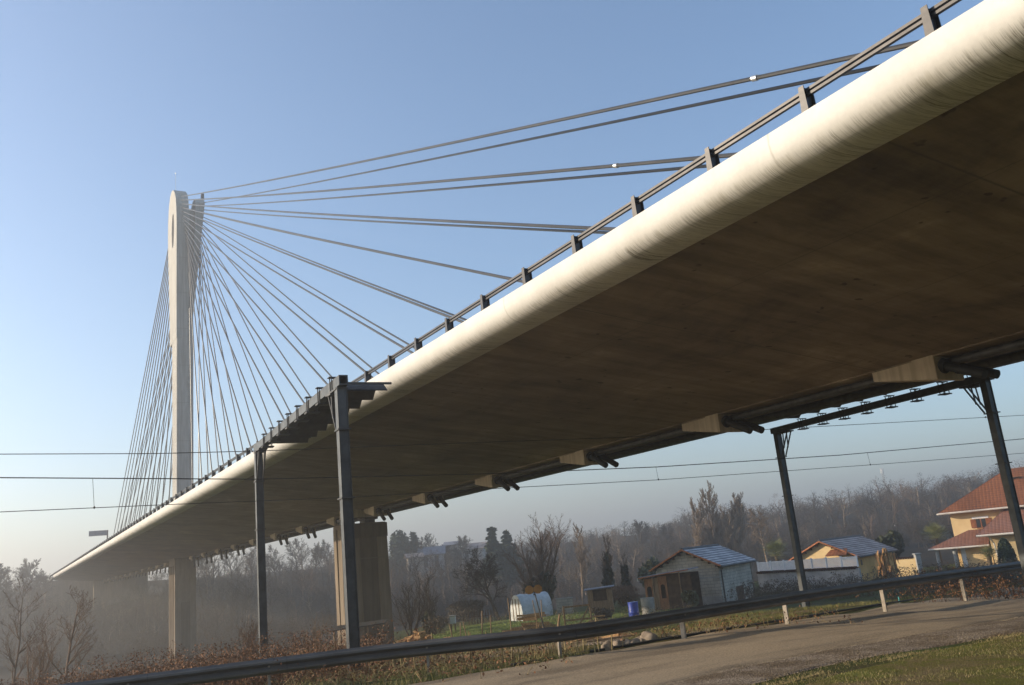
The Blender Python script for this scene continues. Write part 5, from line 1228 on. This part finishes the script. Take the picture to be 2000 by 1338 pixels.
# double round rail sign seen from behind
g = ground(1053, 40); t = thing('rail_sign', 'pair of orange-backed disc signs on one leaning dark pole', 'sign', tuple(g), ANG); zs = hgt(1046, 1152, 40, g); sx_ = -(1060 - 1046) * 40 / FPX
q = MB(); q.tube([(.12, 0, -.4), (sx_, 0, zs + .1)], .03, 8); q.build('pole', 'darksteel', t)
for s in (-1, 1):
    q = MB(); q.prism([(sx_ + s * .19 + .2 * math.cos(k * math.pi / 4 + .39), -.06, zs + .02 + .2 * math.sin(k * math.pi / 4 + .39)) for k in range(8)], (0, .025, 0)); ds = q.build('disc', 'signback', t)
    q = MB(); q.bar((sx_ - .02 * s, -.03, zs - .22), (sx_ + s * .2, -.03, zs + .05), .03); q.build('bracket', 'darksteel', ds)
# gate frame
g = ground(1119, 46); t = thing('gate_frame', 'leaning open wooden gate frame with diagonal brace behind guardrail', 'gate', tuple(g), ANG + .05); hA = hgt(1095, 1184, 46, g); hB = hgt(1144, 1179, 46, g); wg = 25 * 46 / FPX
for x, h_ in ((-wg, hA), (wg, hB)): q = MB(); q.box((x - .04, -.04, -.5), (x + .04, .04, h_)); q.build('post', 'wood', t)
for z0_ in (-.07, -.72): q = MB(); q.bar((-wg, -.06, hA + z0_), (wg, -.06, hB + z0_), .06, .08); q.build('rail', 'wood', t)
q = MB(); q.bar((0, -.1, hA - 1.0), (wg - .05, -.1, hB - .1), .06, .07); q.build('brace', 'wood', t)
# stacks of timber
def pile(name, label, px, v, n, ln, rad, m, seed, cat, spread=.7, hgt_=.5):
    g = ground(px, v); t = thing(name, label, cat, tuple(g), ANG); rg = random.Random(seed)
    for i in range(n):
        q = MB(); x, y = rg.gauss(0, spread), rg.gauss(0, spread * .4); z = max(rad, hgt_ * (1 - abs(x) / (2 * spread)) * rg.random()); a = rg.gauss(0, .35); L2 = ln * rg.uniform(.6, 1.1)
        p = Vector((x - math.cos(a) * L2 / 2, y - math.sin(a) * .3, z + rg.gauss(0, .05))); e = Vector((x + math.cos(a) * L2 / 2, y + math.sin(a) * .3, z + rg.gauss(0, .07)))
        r = rad * rg.uniform(.7, 1.2)
        if name == 'timber_pile': q.bar(p, e, r * 2, r * 1.6)
        else: q.tube([p, e], r, 7)
        q.build('beam' if name == 'timber_pile' else 'log', m, t)
pile('timber_pile', 'loose stack of orange timbers on the lawn beneath the disc signs', 1026, 57, 26, 1.7, .09, 'woodorange', 1, 'timber', .7, 1.35)
pile('timber_pile', 'small heap of planks right of the gate frame', 1160, 58, 10, 1.3, .06, 'woodorange', 2, 'timber', .6, .5)
pile('log_pile', 'heap of short cut logs right of the near bridge pier', 812, 55, 60, .5, .11, 'woodorange', 3, 'logs', 1.0, .75)
pile('timber_pile', 'low stack of pale beams and rubble in front of the lawn', 948, 51, 10, 1.0, .08, 'wood', 4, 'timber', .6, .4)
pile('timber_pile', 'few cut boards lying behind the guardrail near the boulders', 1165, 27, 7, .9, .04, 'woodorange', 5, 'timber', .5, .15)
# wood shelter at the pier foot
g, rz = place(690, 44, 4); t = thing('wood_shelter', 'open log shelter with sheet roof at the foot of the near pier', 'shelter', tuple(g), rz); hs_ = hgt(690, 1228, 44, g)
q = MB(); q.roof([(-1.2, -.6, hs_), (1.45, -.6, hs_ + .12), (1.45, 1.2, hs_ + .2), (-1.2, 1.2, hs_ + .1)], .04); q.build('roof', 'darksteel', t)
for x in (-1.0, -.35, .6, 1.2): q = MB(); q.tube([(x, -.4, -.5), (x, -.4, hs_ + .02)], .05, 6); q.build('post', 'wood', t)
rg3 = random.Random(9)
for r in range(7):
    for i in range(15):
        q = MB(); x = -.85 + i * .135 + rg3.gauss(0, .012); z = .05 + r * .13
        if z > hs_ - .15: continue
        q.tube([(x, -.3 + rg3.gauss(0, .03), z), (x, .6, z)], .062, 7); q.build('log', 'wooddark' if rg3.random() < .6 else 'wood', t)
g = ground(725, 40); q = MB(); q.box((-.12, -.12, -.4), (.12, .12, .42)); q.box((-.14, -.14, .421), (.14, .14, .46)); o = q.build('concrete_block', 'concgrey'); o.location = g; tag(o, 'small square concrete marker block beside the near gantry post', 'marker')
g = ground(877, 66); q = MB(); t = thing('beehive', 'small white box on a stand at the back of the lawn', 'box', tuple(g), ANG); h_ = hgt(877, 1203, 66, g)
q.box((-.2, -.2, h_ - .55), (.2, .2, h_ - .05)); q.build('body', 'white', t); q = MB(); q.box((-.24, -.24, h_ - .049), (.24, .24, h_)); q.build('lid', 'concgrey', t); q = MB(); [q.box((a - .03, b_ - .03, -.3), (a + .03, b_ + .03, h_ - .551)) for a in (-.15, .15) for b_ in (-.15, .15)]; q.build('stand', 'wood', t)
# pallet fence at the back of the lawn
g = ground(930, 78); t = thing('picket_fence', 'short dark picket fence at the back of the lawn', 'fence', tuple(g), ANG); h_ = hgt(930, 1193, 78, g)
for i in range(9): q = MB(); x = -.95 + i * .24; q.box((x - .05, 0, -.3), (x + .05, .03, h_ * (1 if i else 1.25))); q.build('picket', 'wooddark', t)
q = MB(); q.box((-.98, .031, h_ * .5), (1.1, .07, h_ * .5 + .08)); q.build('rail', 'wooddark', t)
# stakes in the kitchen garden
for i, (px, yt, v, lb) in enumerate(((873, 1220, 42, 'short garden stake nearest the log heap'), (888, 1218, 42, 'garden stake with forked top left of the lawn'), (898, 1215, 44, 'thin garden stake third from the log heap'), (932, 1194, 44, 'tall thin garden stake in the middle of the lawn'), (949, 1202, 45, 'thin stake right of the tall lawn stake'), (989, 1168, 46, 'tall stake at the left end of the plastic tunnel'), (1038, 1172, 46, 'tall stake in front of the plastic tunnel'), (1050, 1172, 47, 'tall stake just left of the disc sign pole'), (1079, 1202, 44, 'stout brown stake between the disc signs and the gate frame'))):
    g = ground(px, v); h_ = max(.5, hgt(px, yt, v, g)); q = MB(); w_ = .03 if i < 8 else .07; rgs = random.Random(i)
    q.tube([(0, 0, -.3), (rgs.gauss(0, .03), 0, h_ * .5), (rgs.gauss(0, .06), 0, h_)], [w_, w_ * .9, w_ * .8], 7); o = q.build('garden_stake', 'wood'); o.location = g; tag(o, lb, 'stake', 'stakes in the kitchen garden')
# row of cut stems behind the guardrail
st = thing('stake_row', 'row of short cut stems standing behind the guardrail in gravel', 'stakes', tuple(ground(970, 20.5)), ANG); rgs = random.Random(8)
for i in range(26):
    q = MB(); x = -2.6 + i * .2 + rgs.gauss(0, .06); y = rgs.gauss(0, .25); h_ = rgs.uniform(.35, .75); q.tube([(x, y, -.2), (x + rgs.gauss(0, .08), y, h_)], [.02, .014], 6); q.build('stem', 'straw', st)
# boulders
def boulder(label, px, v, r, seed):
    bm = bmesh.new(); bmesh.ops.create_icosphere(bm, subdivisions=3, radius=r); rg = random.Random(seed); s = (rg.uniform(.8, 1.3), rg.uniform(.8, 1.2), rg.uniform(.6, .9)); ph = [rg.uniform(0, 6) for _ in range(6)]
    for v_ in bm.verts:
        n = v_.co.normalized(); k = 1 + .12 * math.sin(n.x * 4 + ph[0]) + .1 * math.sin(n.y * 5 + ph[1]) + .07 * math.sin(n.z * 7 + n.x * 6 + ph[2]); v_.co = Vector((n.x * s[0], n.y * s[1], n.z * s[2])) * r * k
    me = bpy.data.meshes.new('boulder'); bm.to_mesh(me); bm.free(); me.materials.append(M['stone']); me.polygons.foreach_set('use_smooth', [True] * len(me.polygons)); o = bpy.data.objects.new('boulder', me); COL.objects.link(o); g = ground(px, v); o.location = g + Vector((0, 0, r * .45)); tag(o, label, 'boulder', 'boulders in the gravel yard')
for i, (px, v, r, lb) in enumerate(((1190, 21.5, .15, 'pale boulder under the guardrail, leftmost of the stone row'), (1208, 22, .13, 'second boulder from the left in the stone row'), (1222, 22, .12, 'small pale boulder in the middle of the stone row'), (1250, 23, .2, 'largest grey boulder at the right end of the stone row'), (1168, 20.8, .16, 'flat orange-lit boulder nearest the road below the stone row'), (1234, 23, .13, 'dark boulder tucked beside the largest one'))):
    boulder(lb, px, v, r, i + 3)
# plank on the gravel
pA, pB = Vector(hit(1110, 1262)), Vector(hit(1262, 1241)); pA.z = zxy(pA.x, pA.y) + .05; pB.z = zxy(pB.x, pB.y) + .05
q = MB(); q.bar(pA, pB, .1, .05); tag(q.build('plank', 'wood'), 'long thin plank lying on the gravel just behind the kerb', 'plank')
# small marker post
g = Vector(hit(1757, 1177)); g.z = zxy(g.x, g.y); t = thing('marker_post', 'thin turquoise marker post on the road edge below the guardrail', 'marker', tuple(g)); hm_ = .2
q = MB(); q.tube([(0, 0, -.1), (0, 0, .2)], .022, 8); q.build('shaft', 'teal', t); q = MB(); q.tube([(0, 0, .2), (0, 0, .215)], .026, 8); q.build('cap', 'teal', t)
# raised bed of pallets before the barn
g = ground(1345, 56); t = thing('pallet_row', 'row of grey wooden pallets lying in front of the barn', 'pallets', tuple(g), ANG - .12)
for k in range(4):
    q = MB(); x = -2.6 + k * 1.3
    for j in range(5): q.box((x, -.5 + j * .22, .13), (x + 1.2, -.36 + j * .22, .16))
    for j in range(3): q.box((x + j * .53, -.5, 0), (x + j * .53 + .12, .52, .129))
    q.build('pallet', 'wood', t)
leafy('agave_clump', 'spiky grey-green clump at the foot of the barn gable', 1340, 1152, 60, 34, 'olive', 140, 'plant', 700, .09)
